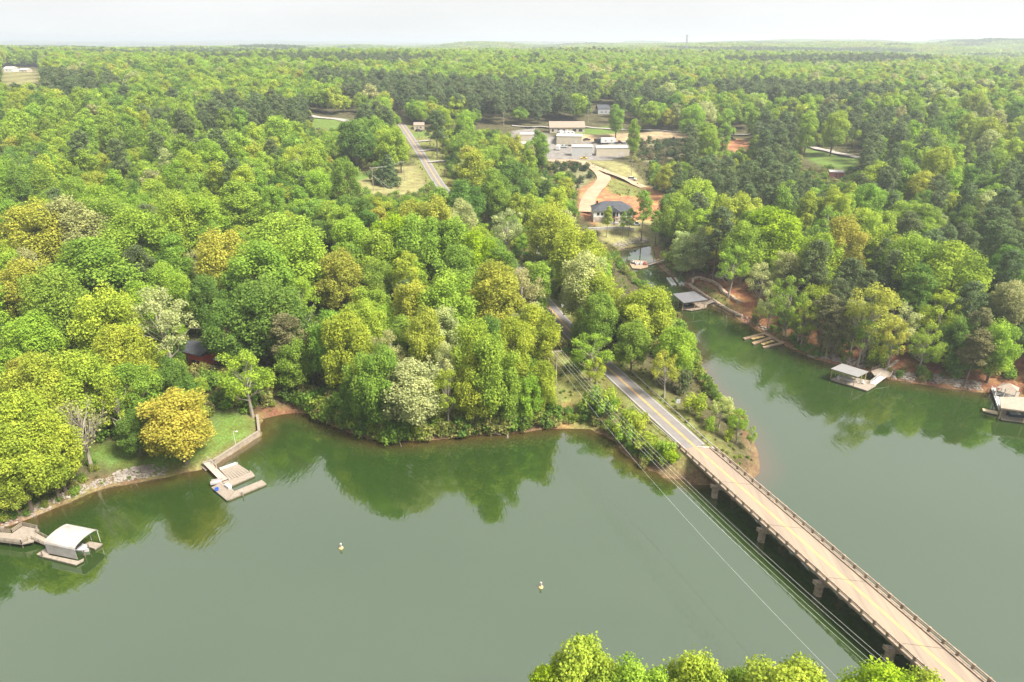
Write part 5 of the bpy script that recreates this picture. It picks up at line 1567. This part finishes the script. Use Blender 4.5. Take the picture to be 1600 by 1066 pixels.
HEROES = [
    # left shore and lawn
    (265, 611, 132, 'ochre', 'round', 1.0), (375, 540, 100, 'lime', 'open', 1.25), (120, 540, 105, 'yellow'), (45, 548, 110, 'yellow'), (30, 488, 90, 'lime'),
    (20, 612, 115, 'yellow'), (62, 640, 100, 'yellow'), (12, 690, 110, 'yellow'), (68, 690, 90, 'yellow'), (110, 618, 95, 'tan', 'bare'), (30, 560, 80, 'gold'),
    (185, 500, 95, 'yellow'), (150, 446, 120, 'yellow'), (238, 446, 105, 'pale', 'open'), (250, 545, 60, 'yellow', 'open'), (205, 565, 80, 'mid'), (170, 590, 80, 'yellow', 'open'), (262, 560, 60, 'deep'),
    (5, 735, 60, 'gold'), (200, 640, 55, 'deep'),
    # left wood
    (60, 415, 115, 'mid'), (130, 372, 140, 'mid'), (205, 322, 130, 'lime'), (40, 312, 110, 'gold'), (95, 305, 105, 'tan'), (345, 352, 95, 'gold'), (300, 385, 50, 'tan', 'open'),
    (440, 328, 125, 'lime'), (392, 375, 120, 'mid'), (460, 360, 110, 'lime'), (525, 388, 78, 'gold'), (410, 428, 125, 'deep'), (345, 470, 80, 'deep'), (592, 352, 78, 'lime'),
    (610, 330, 85, 'vivid'), (655, 330, 95, 'mid'), (710, 335, 80, 'mid'), (752, 357, 78, 'vivid'), (640, 400, 55, 'lime', 'tall', 1.5), (585, 402, 60, 'mid'), (645, 432, 80, 'gold'),
    (572, 445, 62, 'lime', 'tall', 1.5), (700, 418, 95, 'lime'), (770, 407, 92, 'gold'), (818, 418, 72, 'tan', 'open'), (836, 402, 56, 'mid', 'tall', 1.9), (500, 480, 75, 'mid'),
    (445, 488, 65, 'brown', 'pine', 1.9), (485, 510, 55, 'brown', 'pine', 1.9), (455, 530, 65, 'mid'), (270, 300, 85, 'lime'), (160, 300, 80, 'mid'), (310, 300, 80, 'lime', 'tall', 1.5), (370, 280, 70, 'lime', 'tall', 1.5),
    (255, 405, 70, 'lime'), (320, 430, 70, 'deep'), (30, 400, 90, 'gold'), (675, 300, 70, 'gold'), (640, 308, 60, 'gold'), (565, 305, 45, 'deep'), (720, 310, 50, 'pale'), (792, 322, 58, 'pale', 'open'), (800, 250, 70, 'deep'), (770, 262, 60, 'mid'), (740, 232, 65, 'yellow'), (725, 275, 60, 'deep'),
    # wooded point
    (530, 478, 85, 'yellow'), (575, 468, 70, 'lime'), (605, 508, 62, 'tan', 'open'), (655, 478, 72, 'gold'), (695, 472, 62, 'pale', 'tall', 2.0), (688, 535, 62, 'pale', 'open', 2.0), (632, 568, 118, 'pale', 'round', 1.15),
    (560, 552, 85, 'mid'), (515, 585, 78, 'mid'), (745, 495, 80, 'lime'), (775, 520, 90, 'lime'), (742, 575, 72, 'yellow'), (800, 490, 70, 'yellow'), (840, 474, 76, 'yellow', 'round', 1.5), (848, 560, 55, 'yellow'), (700, 600, 60, 'yellow', 'open'),
    (560, 615, 72, 'deep'), (505, 620, 50, 'deep'), (790, 585, 65, 'mid'), (835, 605, 50, 'lime'),
    # causeway and road
    (906, 350, 92, 'yellow'), (858, 312, 80, 'yellow'), (915, 392, 92, 'pale'), (934, 414, 82, 'yellow'), (938, 458, 72, 'mid'), (955, 442, 66, 'yellow', 'open'), (1010, 448, 118, 'yellow', 'spread', 0.95), (1060, 505, 70, 'lime'), (990, 500, 60, 'mid'),
    (1045, 548, 55, 'gold', 'open'), (1068, 570, 42, 'pine', 'shrub', 1.2), (905, 500, 34, 'mid', 'round', 1.4), (926, 518, 74, 'lime', 'open', 1.15), (955, 604, 48, 'yellow', 'shrub', 1.1), (975, 668, 36, 'mid', 'shrub', 1.0), (1000, 640, 40, 'yellow', 'shrub', 1.0), (1022, 690, 36, 'yellow', 'shrub', .9), (930, 600, 46, 'mid', 'shrub', 1.1), (1048, 700, 30, 'vivid', 'shrub', .9), (935, 555, 40, 'yellow', 'open'), (905, 545, 35, 'mid', 'shrub', 1.2),
    (985, 638, 46, 'yellow', 'shrub', 1.2), (950, 615, 40, 'mid', 'shrub', 1.2), (1042, 688, 38, 'lime', 'shrub', .9), (1010, 672, 40, 'yellow', 'shrub', .9), (970, 655, 40, 'yellow', 'shrub', 1.2),
    (1090, 608, 40, 'yellow', 'shrub', 1.2), (1130, 618, 40, 'pale', 'open'), (1160, 634, 34, 'lime', 'open', 2.0), (1180, 664, 22, 'lime', 'open', 1.6), (1112, 650, 22, 'lime', 'shrub', 1.2), (1140, 668, 20, 'yellow', 'shrub', 1.2),
    # east bank
    (1068, 360, 42, 'pale', 'tall', 2.0), (1092, 352, 40, 'pale', 'tall', 2.2), (1128, 318, 56, 'pine', 'pine', 2.2), (1060, 300, 60, 'lime'), (1095, 275, 70, 'yellow'), (1150, 300, 75, 'yellow'), (1215, 322, 105, 'vivid'), (1170, 345, 70, 'lime'),
    (1335, 335, 82, 'gold'), (1290, 360, 70, 'yellow'), (1385, 372, 46, 'pine', 'pine', 2.2), (1405, 388, 50, 'pine', 'pine', 2.2), (1440, 362, 90, 'lime'), (1510, 378, 110, 'lime'), (1378, 438, 92, 'gold', 'open'), (1422, 472, 60, 'pale', 'open'), (1480, 448, 72, 'yellow', 'open', 1.6),
    (1570, 325, 40, 'pine', 'pine', 2.6), (1585, 385, 70, 'deep'), (1590, 435, 62, 'tan'), (1572, 500, 70, 'lime'), (1330, 400, 50, 'pine', 'pine', 2.2), (1280, 372, 55, 'pine', 'pine', 2.2), (1245, 428, 70, 'mid', 'open', 1.5), (1300, 460, 50, 'brown', 'pine', 2.0), (1525, 440, 60, 'pine', 'pine', 2.0), (1540, 480, 50, 'brown', 'pine', 2.0),
    (1195, 410, 55, 'pale', 'open', 1.5), (1230, 480, 40, 'mid', 'open', 1.3), (1440, 410, 60, 'deep', 'pine', 2.2), (1150, 380, 60, 'lime', 'open', 1.5), (1345, 470, 60, 'pale', 'open', 1.5),
    (1185, 452, 46, 'pale', 'open', 1.7), (1262, 470, 52, 'yellow', 'open', 1.6), (1312, 492, 46, 'brown', 'pine', 2.0), (1350, 505, 55, 'mid', 'open', 1.5), (1405, 498, 55, 'gold', 'open', 1.6), (1455, 500, 56, 'lime', 'open', 1.6), (1505, 492, 55, 'deep', 'round', 1.6), (1535, 520, 55, 'brown', 'pine', 1.8), (1228, 500, 40, 'deep', 'open', 1.4), (1290, 515, 42, 'brown', 'open', 1.5), (1500, 545, 40, 'deep', 'shrub', 1.2), (1380, 535, 36, 'yellow', 'shrub', 1.2),
    # middle distance
    (848, 205, 30, 'mid', 'tall', 2.1), (690, 160, 38, 'yellow', 'tall', 1.9), (680, 168, 36, 'pine', 'pine', 2.1), (602, 240, 44, 'pine', 'cone', 1.1), (582, 262, 24, 'pine', 'shrub', .9), (552, 186, 72, 'deep'), (610, 196, 55, 'lime'), (624, 214, 36, 'yellow'), (540, 240, 55, 'mid'), (993, 182, 24, 'lime', 'tall', 2.6), (1268, 168, 30, 'lime', 'tall', 2.4),
    (1105, 155, 42, 'pale', 'round', 1.3), (1085, 160, 45, 'lime', 'round', 1.3), (1110, 190, 45, 'lime'), (725, 170, 42, 'lime', 'round', 1.3), (1132, 190, 26, 'mid', 'tall', 2.0), (1470, 225, 55, 'yellow'), (1310, 172, 45, 'lime'), (965, 162, 30, 'mid', 'tall', 1.7),
    (950, 322, 20, 'yellow', 'pine', 2.5), (1008, 296, 34, 'mid', 'pine', 2.4), (1018, 330, 24, 'mid', 'pine', 2.4), (985, 325, 18, 'mid', 'pine', 2.6), (975, 330, 14, 'mid', 'pine', 3.0),
    # near shore, tree tops only
    (908, 1014, 150, 'yellow', 'round', 1.6), (865, 1044, 120, 'vivid', 'round', 1.7), (1018, 1030, 125, 'lime', 'round', 1.9), (1088, 1030, 140, 'yellow', 'round', 1.7), (1246, 1030, 165, 'yellow', 'round', 1.5), (1392, 1044, 135, 'vivid', 'round', 1.7), (1455, 1046, 130, 'yellow', 'round', 1.7), (965, 1046, 100, 'yellow', 'round', 1.9), (1160, 1052, 80, 'lime', 'round', 2.0),
]
for h_ in HEROES:
    hero(*h_)

# the picture areas that stay open in the photograph: lake, road, yard, docks, lawns
KEEP = [(626, 206, 690, 290), (525, 262, 662, 303), (855, 195, 985, 262), (905, 252, 1012, 388), (960, 380, 1045, 488), (1040, 430, 1075, 450), (1052, 455, 1112, 488), (1082, 424, 1165, 500),
        (862, 482, 912, 540), (925, 560, 1196, 745), (866, 548, 905, 668), (292, 520, 342, 580), (40, 735, 262, 805), (318, 650, 410, 735), (1255, 228, 1345, 265), (1000, 215, 1065, 250),
        (1100, 214, 1170, 236), (1160, 512, 1285, 560), (1296, 565, 1400, 612), (1535, 596, 1600, 662), (0, 105, 56, 126), (490, 182, 545, 200), (350, 505, 372, 545), (400, 632, 478, 655), (700, 195, 830, 200), (832, 370, 862, 398), (1294, 268, 1322, 282), (640, 196, 662, 215), (929, 165, 955, 182)]


def palette(x, y, u, v):
    """which tree grows here: mixes read off the photo"""
    n = 0.5 + 0.5 * math.sin(x * .021 + 1.7 * math.sin(y * .013)) * math.sin(y * .019 + 1.1)
    n = 0.5 + 0.5 * math.sin(x * .017 + 1.7 * math.sin(y * .009)) * math.sin(y * .014 + 1.1 + 0.8 * math.sin(x * .011))
    if u > 1180 and 150 < v < 330 or (700 < u < 1250 and v < 215): pine = 0.36
    elif u > 1030: pine = 0.16
    elif u < 700 and v > 200: pine = 0.05
    else: pine = 0.14
    if (n + random.gauss(0, .14) > 0.5 + 0.62 * (0.5 - pine) if pine > .1 else random.random() < pine): return 'pine', 'pine'
    r = random.random()
    if u < 700:
        k = 'lime' if r < .36 else 'mid' if r < .64 else 'yellow' if r < .82 else 'deep' if r < .93 else 'gold' if r < .955 else 'tan' if r < .975 else 'pale'
    else:
        k = 'lime' if r < .30 else 'mid' if r < .50 else 'yellow' if r < .76 else 'deep' if r < .85 else 'gold' if r < .89 else 'pale' if r < .95 else 'tan'
    s = random.random()
    return k, ('round' if s < .45 else 'tall' if s < .68 else 'spread' if s < .82 else 'open')


GRID = {}


def gcell(x, y): return int(x // 14), int(y // 14)


def clear_of(x, y, r):
    cx, cy = gcell(x, y)
    for i in (-1, 0, 1):
        for j in (-1, 0, 1):
            for (ox, oy, orr) in GRID.get((cx + i, cy + j), ()):
                if (ox - x) ** 2 + (oy - y) ** 2 < (0.40 * (r + orr)) ** 2: return False
    return True


for t_ in TREES: GRID.setdefault(gcell(t_['x'], t_['y']), []).append((t_['x'], t_['y'], t_['W'] * .8))
NC = 16000
cy_ = 100 + 480 * RNG.random(NC) ** 0.75
cx_ = (RNG.random(NC) * 2 - 1) * (40 + 0.86 * cy_)
cs_ = sd_land(cx_, cy_)
crd, _z = road_near(cx_, cy_)
cz_ = T(cx_, cy_)
for x, y, s, rd_, z in zip(cx_, cy_, cs_, crd, cz_):
    if s < 2.5 or rd_ < 8.5: continue
    u, v, dp = project(x, y, z + 10)
    if u < -140 or u > 1740 or v < 60: continue
    key, kind = palette(x, y, u, v)
    W_ = random.uniform(11, 19) * (0.72 if kind in ('pine', 'tall') else 1.0)
    if random.random() < 0.16: W_ *= 0.6
    H = W_ * SIZE[kind][1] / SIZE[kind][0] * random.uniform(.85, 1.15)
    H = min(max(H * .9, 9), 27)
    if u > 1030 and v > 380 and s < 5: continue
    if not clear_of(x, y, W_): continue
    # what the photograph leaves open
    u0, vt, d0 = project(x, y, z + H); u1, vb, d1 = project(x, y, z)
    hw = W_ * .5 * FPX / d0
    if any(u0 + hw > a and u0 - hw < c and vb > b and vt < d for a, b, c, d in KEEP): continue
    if in_zone(x, y): continue
    GRID.setdefault(gcell(x, y), []).append((x, y, W_))
    TREES.append(dict(x=x, y=y, z=z, kind=kind, W=W_, H=H, key=key, col=jitter(C_[key][0]), hero=False, label=None))

# smaller understorey trees fill the gaps between the big crowns
NU_ = 9000
cy_ = 105 + 470 * RNG.random(NU_) ** 0.8
cx_ = (RNG.random(NU_) * 2 - 1) * (40 + 0.84 * cy_)
cs_ = sd_land(cx_, cy_)
crd, _z = road_near(cx_, cy_)
cz_ = T(cx_, cy_)
for x, y, s, rd_, z in zip(cx_, cy_, cs_, crd, cz_):
    if s < 1.0 or rd_ < 8.0: continue
    u, v, dp = project(x, y, z + 4)
    if u < -60 or u > 1660: continue
    if u > 1030 and v > 380 and random.random() < .3: continue
    W_ = random.uniform(4.5, 8.0); H = W_ * random.uniform(1.0, 1.5)
    if not all((ox - x) ** 2 + (oy - y) ** 2 > (0.22 * (W_ + orr)) ** 2 for i in (-1, 0, 1) for j in (-1, 0, 1) for ox, oy, orr in GRID.get((gcell(x, y)[0] + i, gcell(x, y)[1] + j), ())): continue
    u0, vt, d0 = project(x, y, z + H); u1, vb, d1 = project(x, y, z)
    hw = W_ * .5 * FPX / d0
    if any(u0 + hw > a and u0 - hw < c and vb > b and vt < d for a, b, c, d in KEEP): continue
    if in_zone(x, y): continue
    GRID.setdefault(gcell(x, y), []).append((x, y, W_))
    key = random.choice(('mid', 'deep', 'deep', 'lime', 'mid', 'yellow'))
    TREES.append(dict(x=x, y=y, z=z, kind=random.choice(('round', 'open', 'spread')), W=W_, H=H, key=key, col=jitter(C_[key][0]), hero=False, label=None))

# shrubs along the shores are things too where they stand alone; understorey is a mass
for t_ in TREES:
    t_['u'], t_['v'], t_['d'] = project(t_['x'], t_['y'], t_['z'] + t_['H'] * .65)
    t_['px'] = t_['W'] * t_['H'] * (FPX / t_['d']) ** 2
    inside = -20 < t_['u'] < 1620 and 50 < t_['v'] < 1100
    t_['rank'] = (t_['px'] * (1 if t_['W'] > 8 else .3) if inside else 0) + (1e6 if t_['hero'] else 0)
TREES.sort(key=lambda t: -t['rank'])
SINGLE, REST = TREES[:300], TREES[300:]

MARKS = [(317, 545, 'the red cabin'), (365, 750, 'the U shaped dock'), (105, 855, 'the white canopy'), (1085, 705, 'the bridge end'), (870, 585, 'the near utility pole'), (1080, 468, 'the dark roofed boathouse'),
         (1198, 527, 'the brown E dock'), (1330, 585, 'the grey roofed boathouse'), (955, 310, 'the white hip roofed house'), (900, 235, 'the storage yard'), (602, 270, 'the mown field'), (655, 240, 'the far road bend'), (885, 200, 'the ranch house'),
         (1580, 630, 'the tan roofed boathouse'), (998, 412, 'the cove dock'), (1125, 440, 'the stone terraces'), (1300, 245, 'the lane clearing'), (846, 385, 'the half hidden house'), (57, 770, 'the white garden bench'), (1320, 1066, 'the lower bridge end'), (884, 505, 'the shaded road gap')]
KINDW = {'round': 'round crowned tree', 'tall': 'tall narrow tree', 'spread': 'wide spreading tree', 'open': 'loose open tree', 'pine': 'pine', 'cone': 'cone shaped conifer', 'bare': 'thinly leaved tree', 'shrub': 'bush'}
CATW = {'pine': 'pine tree', 'cone': 'conifer', 'shrub': 'bush'}
NAMEW = {'pine': 'pine_tree', 'cone': 'conifer_tree', 'shrub': 'bush'}
ORD = ['nearest'] + [w_ + ' nearest' for w_ in ('second third fourth fifth sixth seventh eighth ninth tenth eleventh twelfth thirteenth fourteenth fifteenth sixteenth seventeenth eighteenth nineteenth twentieth '
       'twenty-first twenty-second twenty-third twenty-fourth twenty-fifth twenty-sixth twenty-seventh twenty-eighth twenty-ninth thirtieth').split()]
by = {}
for t_ in SINGLE:
    du = [(math.hypot(t_['u'] - a, (t_['v'] - b) * 1.25), a, b, n) for a, b, n in MARKS]
    d, a, b, n = min(du)
    x, y = t_['u'] - a, (t_['v'] - b) * 1.25
    rel = ('behind' if y < 0 else 'in front of') if abs(y) >= abs(x) else ('to the left of' if x < 0 else 'to the right of')
    by.setdefault((C_[t_['key']][1], KINDW[t_['kind']], rel, n), []).append((d, t_))
for (cw_, kw, rel, n), l_ in by.items():
    l_.sort(key=lambda q: q[0])
    for i, (d, t_) in enumerate(l_):
        base_ = f"{cw_} {kw} {rel} {n}"
        t_['label'] = base_ if len(l_) == 1 else f"{ORD[min(i, len(ORD) - 1)]} {cw_} {kw} {rel} {n}"
for t_ in SINGLE:
    kind = t_['kind']
    vi = random.randrange(len(PROTO[kind]))
    cm, tm, lo = PROTO[kind][vi]
    w0, h0 = SIZE[kind]
    r = bpy.data.objects.new(NAMEW.get(kind, 'broadleaf_tree'), None)
    COL.objects.link(r)
    r.location = (t_['x'], t_['y'], t_['z'])
    r.rotation_euler = (random.gauss(0, .035), random.gauss(0, .035), random.random() * 6.28)
    e_ = random.uniform(.88, 1.12)
    r.scale = (t_['W'] / w0 * e_, t_['W'] / w0 / e_, t_['H'] / h0)
    tag(r, t_['label'], CATW.get(kind, 'tree'), {'pine': 'pines among the broadleaf woods', 'shrub': 'bushes along the causeway', 'cone': 'ornamental conifers'}.get(kind, 'spring broadleaf trees of the lakeside woods'))
    c = bpy.data.objects.new('crown', cm); COL.objects.link(c); c.parent = r
    c.color = (*t_['col'], 1)
    k = bpy.data.objects.new('trunk', tm); COL.objects.link(k); k.parent = r

# ------------------------------------------------------------------ the rest of the woods: one mass, and the understorey
def geo_scatter(name, protos, pts, idx, scl, rot, col, label, cat):
    """one object whose points carry copies of the proto meshes (an unlinked collection)"""
    pc = bpy.data.collections.new(name + "_kinds")
    for i, me_list in enumerate(protos):
        o = bpy.data.objects.new("k%03d_%s" % (i, name), me_list)
        pc.objects.link(o)
    me = bpy.data.meshes.new(name)
    n = len(pts)
    me.vertices.add(n); me.vertices.foreach_set('co', np.asarray(pts, np.float32).ravel())
    a = me.attributes.new('idx', 'INT', 'POINT'); a.data.foreach_set('value', np.asarray(idx, np.int32))
    a = me.attributes.new('scl', 'FLOAT_VECTOR', 'POINT'); a.data.foreach_set('vector', np.asarray(scl, np.float32).ravel())
    a = me.attributes.new('rot', 'FLOAT_VECTOR', 'POINT'); a.data.foreach_set('vector', np.asarray(rot, np.float32).ravel())
    a = me.attributes.new('col', 'FLOAT_COLOR', 'POINT'); a.data.foreach_set('color', np.column_stack([np.asarray(col, np.float32), np.ones(n, np.float32)]).ravel())
    me.update()
    o = bpy.data.objects.new(name, me); COL.objects.link(o)
    ng = bpy.data.node_groups.new(name, 'GeometryNodeTree')
    ng.interface.new_socket('Geometry', in_out='INPUT', socket_type='NodeSocketGeometry')
    ng.interface.new_socket('Geometry', in_out='OUTPUT', socket_type='NodeSocketGeometry')
    gi, go = ng.nodes.new('NodeGroupInput'), ng.nodes.new('NodeGroupOutput')
    ci = ng.nodes.new('GeometryNodeCollectionInfo'); ci.inputs[0].default_value = pc; ci.inputs[1].default_value = True; ci.inputs[2].default_value = True
    ip = ng.nodes.new('GeometryNodeInstanceOnPoints'); ip.inputs['Pick Instance'].default_value = True
    def na(nm, dt):
        q = ng.nodes.new('GeometryNodeInputNamedAttribute'); q.data_type = dt; q.inputs[0].default_value = nm
        return q.outputs[0]
    L = ng.links.new
    mp_ = ng.nodes.new('GeometryNodeMeshToPoints')
    L(gi.outputs[0], mp_.inputs[0]); L(mp_.outputs[0], ip.inputs['Points']); L(ci.outputs[0], ip.inputs['Instance'])
    L(na('idx', 'INT'), ip.inputs['Instance Index'])
    er = ng.nodes.new('FunctionNodeEulerToRotation'); L(na('rot', 'FLOAT_VECTOR'), er.inputs[0]); L(er.outputs[0], ip.inputs['Rotation'])
    L(na('scl', 'FLOAT_VECTOR'), ip.inputs['Scale'])
    L(ip.outputs[0], go.inputs[0])
    md_ = o.modifiers.new(name, 'NODES'); md_.node_group = ng
    tag(o, label, cat, kind='stuff')
    return o


FK = [('round', 0), ('round', 1), ('round', 2), ('tall', 0), ('tall', 1), ('spread', 0), ('open', 0), ('pine', 0), ('pine', 1)]
FPROTO, FOFF = [], {}
for kind, v in FK:
    dens, size, flat, nv = SPEC[kind]
    lo = PROTO[kind][v][2]
    FOFF.setdefault(kind, []).append(len(FPROTO))
    FPROTO.append(crown_mesh('forest_crown', lo, dens * .42, size * 1.5, 900 + len(FPROTO), flat, mat_='leaf_stuff'))
# patches of many crowns for the far woods, 60 m across
def patch(seed, pines, n=30, half=34):
    g = np.random.default_rng(seed)
    lo = []
    for k in range(n):
        x, y = g.uniform(-half, half, 2)
        H = g.uniform(13, 21) * (1.1 if pines else 1)
        r = g.uniform(2.0, 3.0) if pines else g.uniform(4.2, 7.0)
        for j in range(3 if not pines else 3):
            lo.append((x + g.normal() * r * .5, y + g.normal() * r * .5, H - r - j * r * (.9 if not pines else 1.6), r * (1 - .1 * j)))
    return crown_mesh('wood_patch', lo, 3.2, 2.1, seed, 0.95, mat_='leaf_stuff')


PB, PP = [], []
for s_ in range(3):
    PB.append(len(FPROTO)); FPROTO.append(patch(40 + s_, False))
for s_ in range(2):
    PP.append(len(FPROTO)); FPROTO.append(patch(60 + s_, True, 70))

pts, idx, scl, rot, col = [], [], [], [], []


def put(x, y, z, i, sx, sz, c):
    q = np.array([x, y]) - B0
    if abs(float(q @ BNRM)) < 5.8 and -3 < float(q @ BDIR) < 140: return
    pts.append((x, y, z)); idx.append(i); scl.append((sx, sx, sz)); rot.append((0, 0, random.random() * 6.28)); col.append(c)


for t_ in REST:
    k = t_['kind'] if t_['kind'] in FOFF else 'round'
    w0, h0 = SIZE[k]
    put(t_['x'], t_['y'], t_['z'], random.choice(FOFF[k]), t_['W'] / w0, t_['H'] / h0, t_['col'])
N2 = 22000
ry = np.sqrt(RNG.random(N2) * (1500 ** 2 - 470 ** 2) + 470 ** 2)
rx = (RNG.random(N2) * 2 - 1) * (0.80 * ry + 20)
rz, rs, (rr2, _z) = T(rx, ry), sd_land(rx, ry), road_near(rx, ry)
ok = (rs > 6) & (rr2 > 9)
ok &= ~((np.abs(rx) < 0.86 * ry + 40) & (ry < 580 - 0) & (RNG.random(N2) < 0.85))
for c_, P in ZONES:
    if c_ is LITTER: continue
    if P[:, 1].max() > 400:
        ok &= _poly_sd(P, rx, ry) < 2
bandn = np.sin(rx * .0052 + 1.9 * np.sin(ry * .0031)) * np.sin(ry * .0105 + 0.8 * np.sin(rx * .004) + .6)
for x, y, z, bn in zip(rx[ok], ry[ok], rz[ok], bandn[ok]):
    u, v, dp = project(x, y, z + 12)
    key, kind = palette(x, y, u, v)
    if bn > .62 and random.random() < .9: key, kind = 'pine', 'pine'
    elif y > 800 and kind == 'pine' and random.random() < .9: key, kind = 'lime', 'round'
    W_ = random.uniform(11, 20) * (0.68 if kind in ('pine', 'tall') else 1.0)
    w0, h0 = SIZE[kind]
    H = min(W_ * h0 / w0 * random.uniform(.75, 1.0), 26 + random.uniform(-3, 3))
    u0, vt, d0 = project(x, y, z + H); u1, vb, d1 = project(x, y, z)
    hw = W_ * .5 * FPX / d0
    if any(u0 + hw > a and u0 - hw < c and vb > b and vt < d for a, b, c, d in KEEP): continue
    put(x, y, z, random.choice(FOFF[kind]), W_ / w0, H / h0, jitter(C_[key][0]))


def far_ring(y0, y1, cell, sx, sz):
    ys_ = y0
    while ys_ < y1:
        half = 0.82 * ys_ + 60
        xs_ = -half
        while xs_ < half:
            x, y = xs_ + random.uniform(0, cell), ys_ + random.uniform(0, cell)
            yield x, y
            xs_ += cell
        ys_ += cell


for (y0, y1, cell, sx, sz) in ((1480, 6000, 46, 1.0, 1.0), (6000, 24000, 190, 4.0, 1.2)):
    P = np.array(list(far_ring(y0, y1, cell, sx, sz)))
    zz = T(P[:, 0], P[:, 1])
    bn = np.sin(P[:, 0] * .0031 + 1.9 * np.sin(P[:, 1] * .0017)) * np.sin(P[:, 1] * .0062 + 0.9 * np.sin(P[:, 0] * .0023)) + 0.5 * np.sin(P[:, 0] * .011 + P[:, 1] * .004) * np.sin(P[:, 1] * .017)
    for (x, y), z, b in zip(P, zz, bn):
        if b > .50 and random.random() < .85:
            put(x, y, z, random.choice(PP), sx, sz, jitter((.11, .16, .07), .15))
        else:
            put(x, y, z, random.choice(PB), sx, sz, jitter(random.choice(((.24, .35, .06), (.27, .37, .06), (.19, .29, .06), (.32, .36, .09))), .2))
geo_scatter("forest", FPROTO, pts, idx, scl, rot, col, 'unbroken spring forest of green broadleaf trees and dark pines to the horizon', 'forest')

# understorey: low growth along the banks and beneath the trees
UP = [crown_mesh('undergrowth_clump', PROTO['shrub'][v][2], 60, .5, 700 + v, .9, mat_='leaf_stuff') for v in range(3)]
pts, idx, scl, rot, col = [], [], [], [], []
NU = 26000
uy = 100 + 460 * RNG.random(NU) ** .9
ux = (RNG.random(NU) * 2 - 1) * (40 + .8 * uy)
us, (ur, _z), uz = sd_land(ux, uy), road_near(ux, uy), T(ux, uy)
inz = np.zeros(NU, int)
for c_, P in ZONES:
    code = {id(SCRUB): 1, id(LITTER): 3, id(VERGE): 4}.get(id(c_), 2)
    inz = np.where(_poly_sd(P, ux, uy) > -1, code, inz)
for x, y, s, r, z, iz in zip(ux, uy, us, ur, uz, inz):
    if s < 0.7 or r < 4.6 or iz == 2: continue
    if iz == 3 and random.random() < .72: continue
    if iz == 4 and random.random() < .25: continue
    u, v, dp = project(x, y, z + 1)
    if 925 < u < 1120 and 585 < v < 735 and r < 9: 
        k = random.uniform(.2, .75)
    else: k = random.uniform(.4, 1.3)
    if any(u + 4 > a and u - 4 < c and d > v > b for a, b, c, d in KEEP) and iz != 1: k = min(k, random.uniform(.15, .3))
    c_ = random.choice(((.16, .27, .04), (.12, .21, .04), (.24, .31, .05), (.28, .28, .09), (.18, .18, .07)))
    if iz == 1: c_ = random.choice(((.09, .13, .045), (.075, .11, .045), (.2, .17, .09)))
    put(x, y, z - .2, random.randrange(3), k, k * random.uniform(.8, 1.2), jitter(c_, .2))
for px, n, k0, k1 in (([(470, 643), (478, 643), (500, 655), (540, 672), (590, 688), (640, 690), (700, 684), (760, 679), (820, 674), (866, 669)], 330, .5, 1.5),
                      ([(963, 396), (975, 420), (995, 440), (1020, 462), (1050, 492), (1072, 525), (1088, 560), (1105, 600), (1140, 640), (1170, 680)], 260, .3, .95),
                      ([(1200, 524), (1240, 546), (1270, 559), (1330, 573), (1450, 601), (1390, 592)], 60, .3, .8), ([(866, 669), (920, 669), (958, 685), (1000, 726), (1060, 744)], 130, .25, .7),
                      ([(0, 826), (62, 804), (141, 768)], 40, .25, .6), ([(1024, 392), (1048, 434), (1078, 450)], 40, .3, .8)):
    P = catmull([G(*q) for q in px], 1.0)
    tg = np.gradient(P, axis=0); tg /= np.linalg.norm(tg, axis=1)[:, None]
    for _ in range(n):
        i = random.randrange(len(P)); o = random.uniform(.4, 4.5)
        x, y = P[i][0] - tg[i][1] * o, P[i][1] + tg[i][0] * o
        if sd_land(np.array([x]), np.array([y]))[0] < 0.2: x, y = P[i][0] + tg[i][1] * o, P[i][1] - tg[i][0] * o
        if road_near(np.array([x]), np.array([y]))[0][0] < 5.5: continue
        k = random.uniform(k0, k1)
        put(x, y, max(Tz(x, y), 0) - .2, random.randrange(3), k, k * random.uniform(.8, 1.2), jitter(random.choice(((.16, .27, .04), (.12, .21, .04), (.24, .31, .05), (.28, .28, .09))), .2))
geo_scatter("undergrowth", UP, pts, idx, scl, rot, col, 'low shrubs and saplings growing along the banks and under the trees', 'undergrowth')

# ------------------------------------------------------------------ haze over the whole country
hm, n_, out_ = newmat('air')
pv = n_.nodes.new("ShaderNodeVolumePrincipled")
pv.inputs['Color'].default_value = (0.84, 0.92, 1.0, 1)
pv.inputs['Density'].default_value = 0.00020
pv.inputs['Anisotropy'].default_value = 0.3
n_.links.new(pv.outputs[0], out_.inputs['Volume'])
hz = MB().hexa([(-33000, -1000, -8), (33000, -1000, -8), (33000, 46000, -8), (-33000, 46000, -8), (-33000, -1000, 150), (33000, -1000, 150), (33000, 46000, 150), (-33000, 46000, 150)]).build("haze", hm)
tag(hz, kind='stuff')
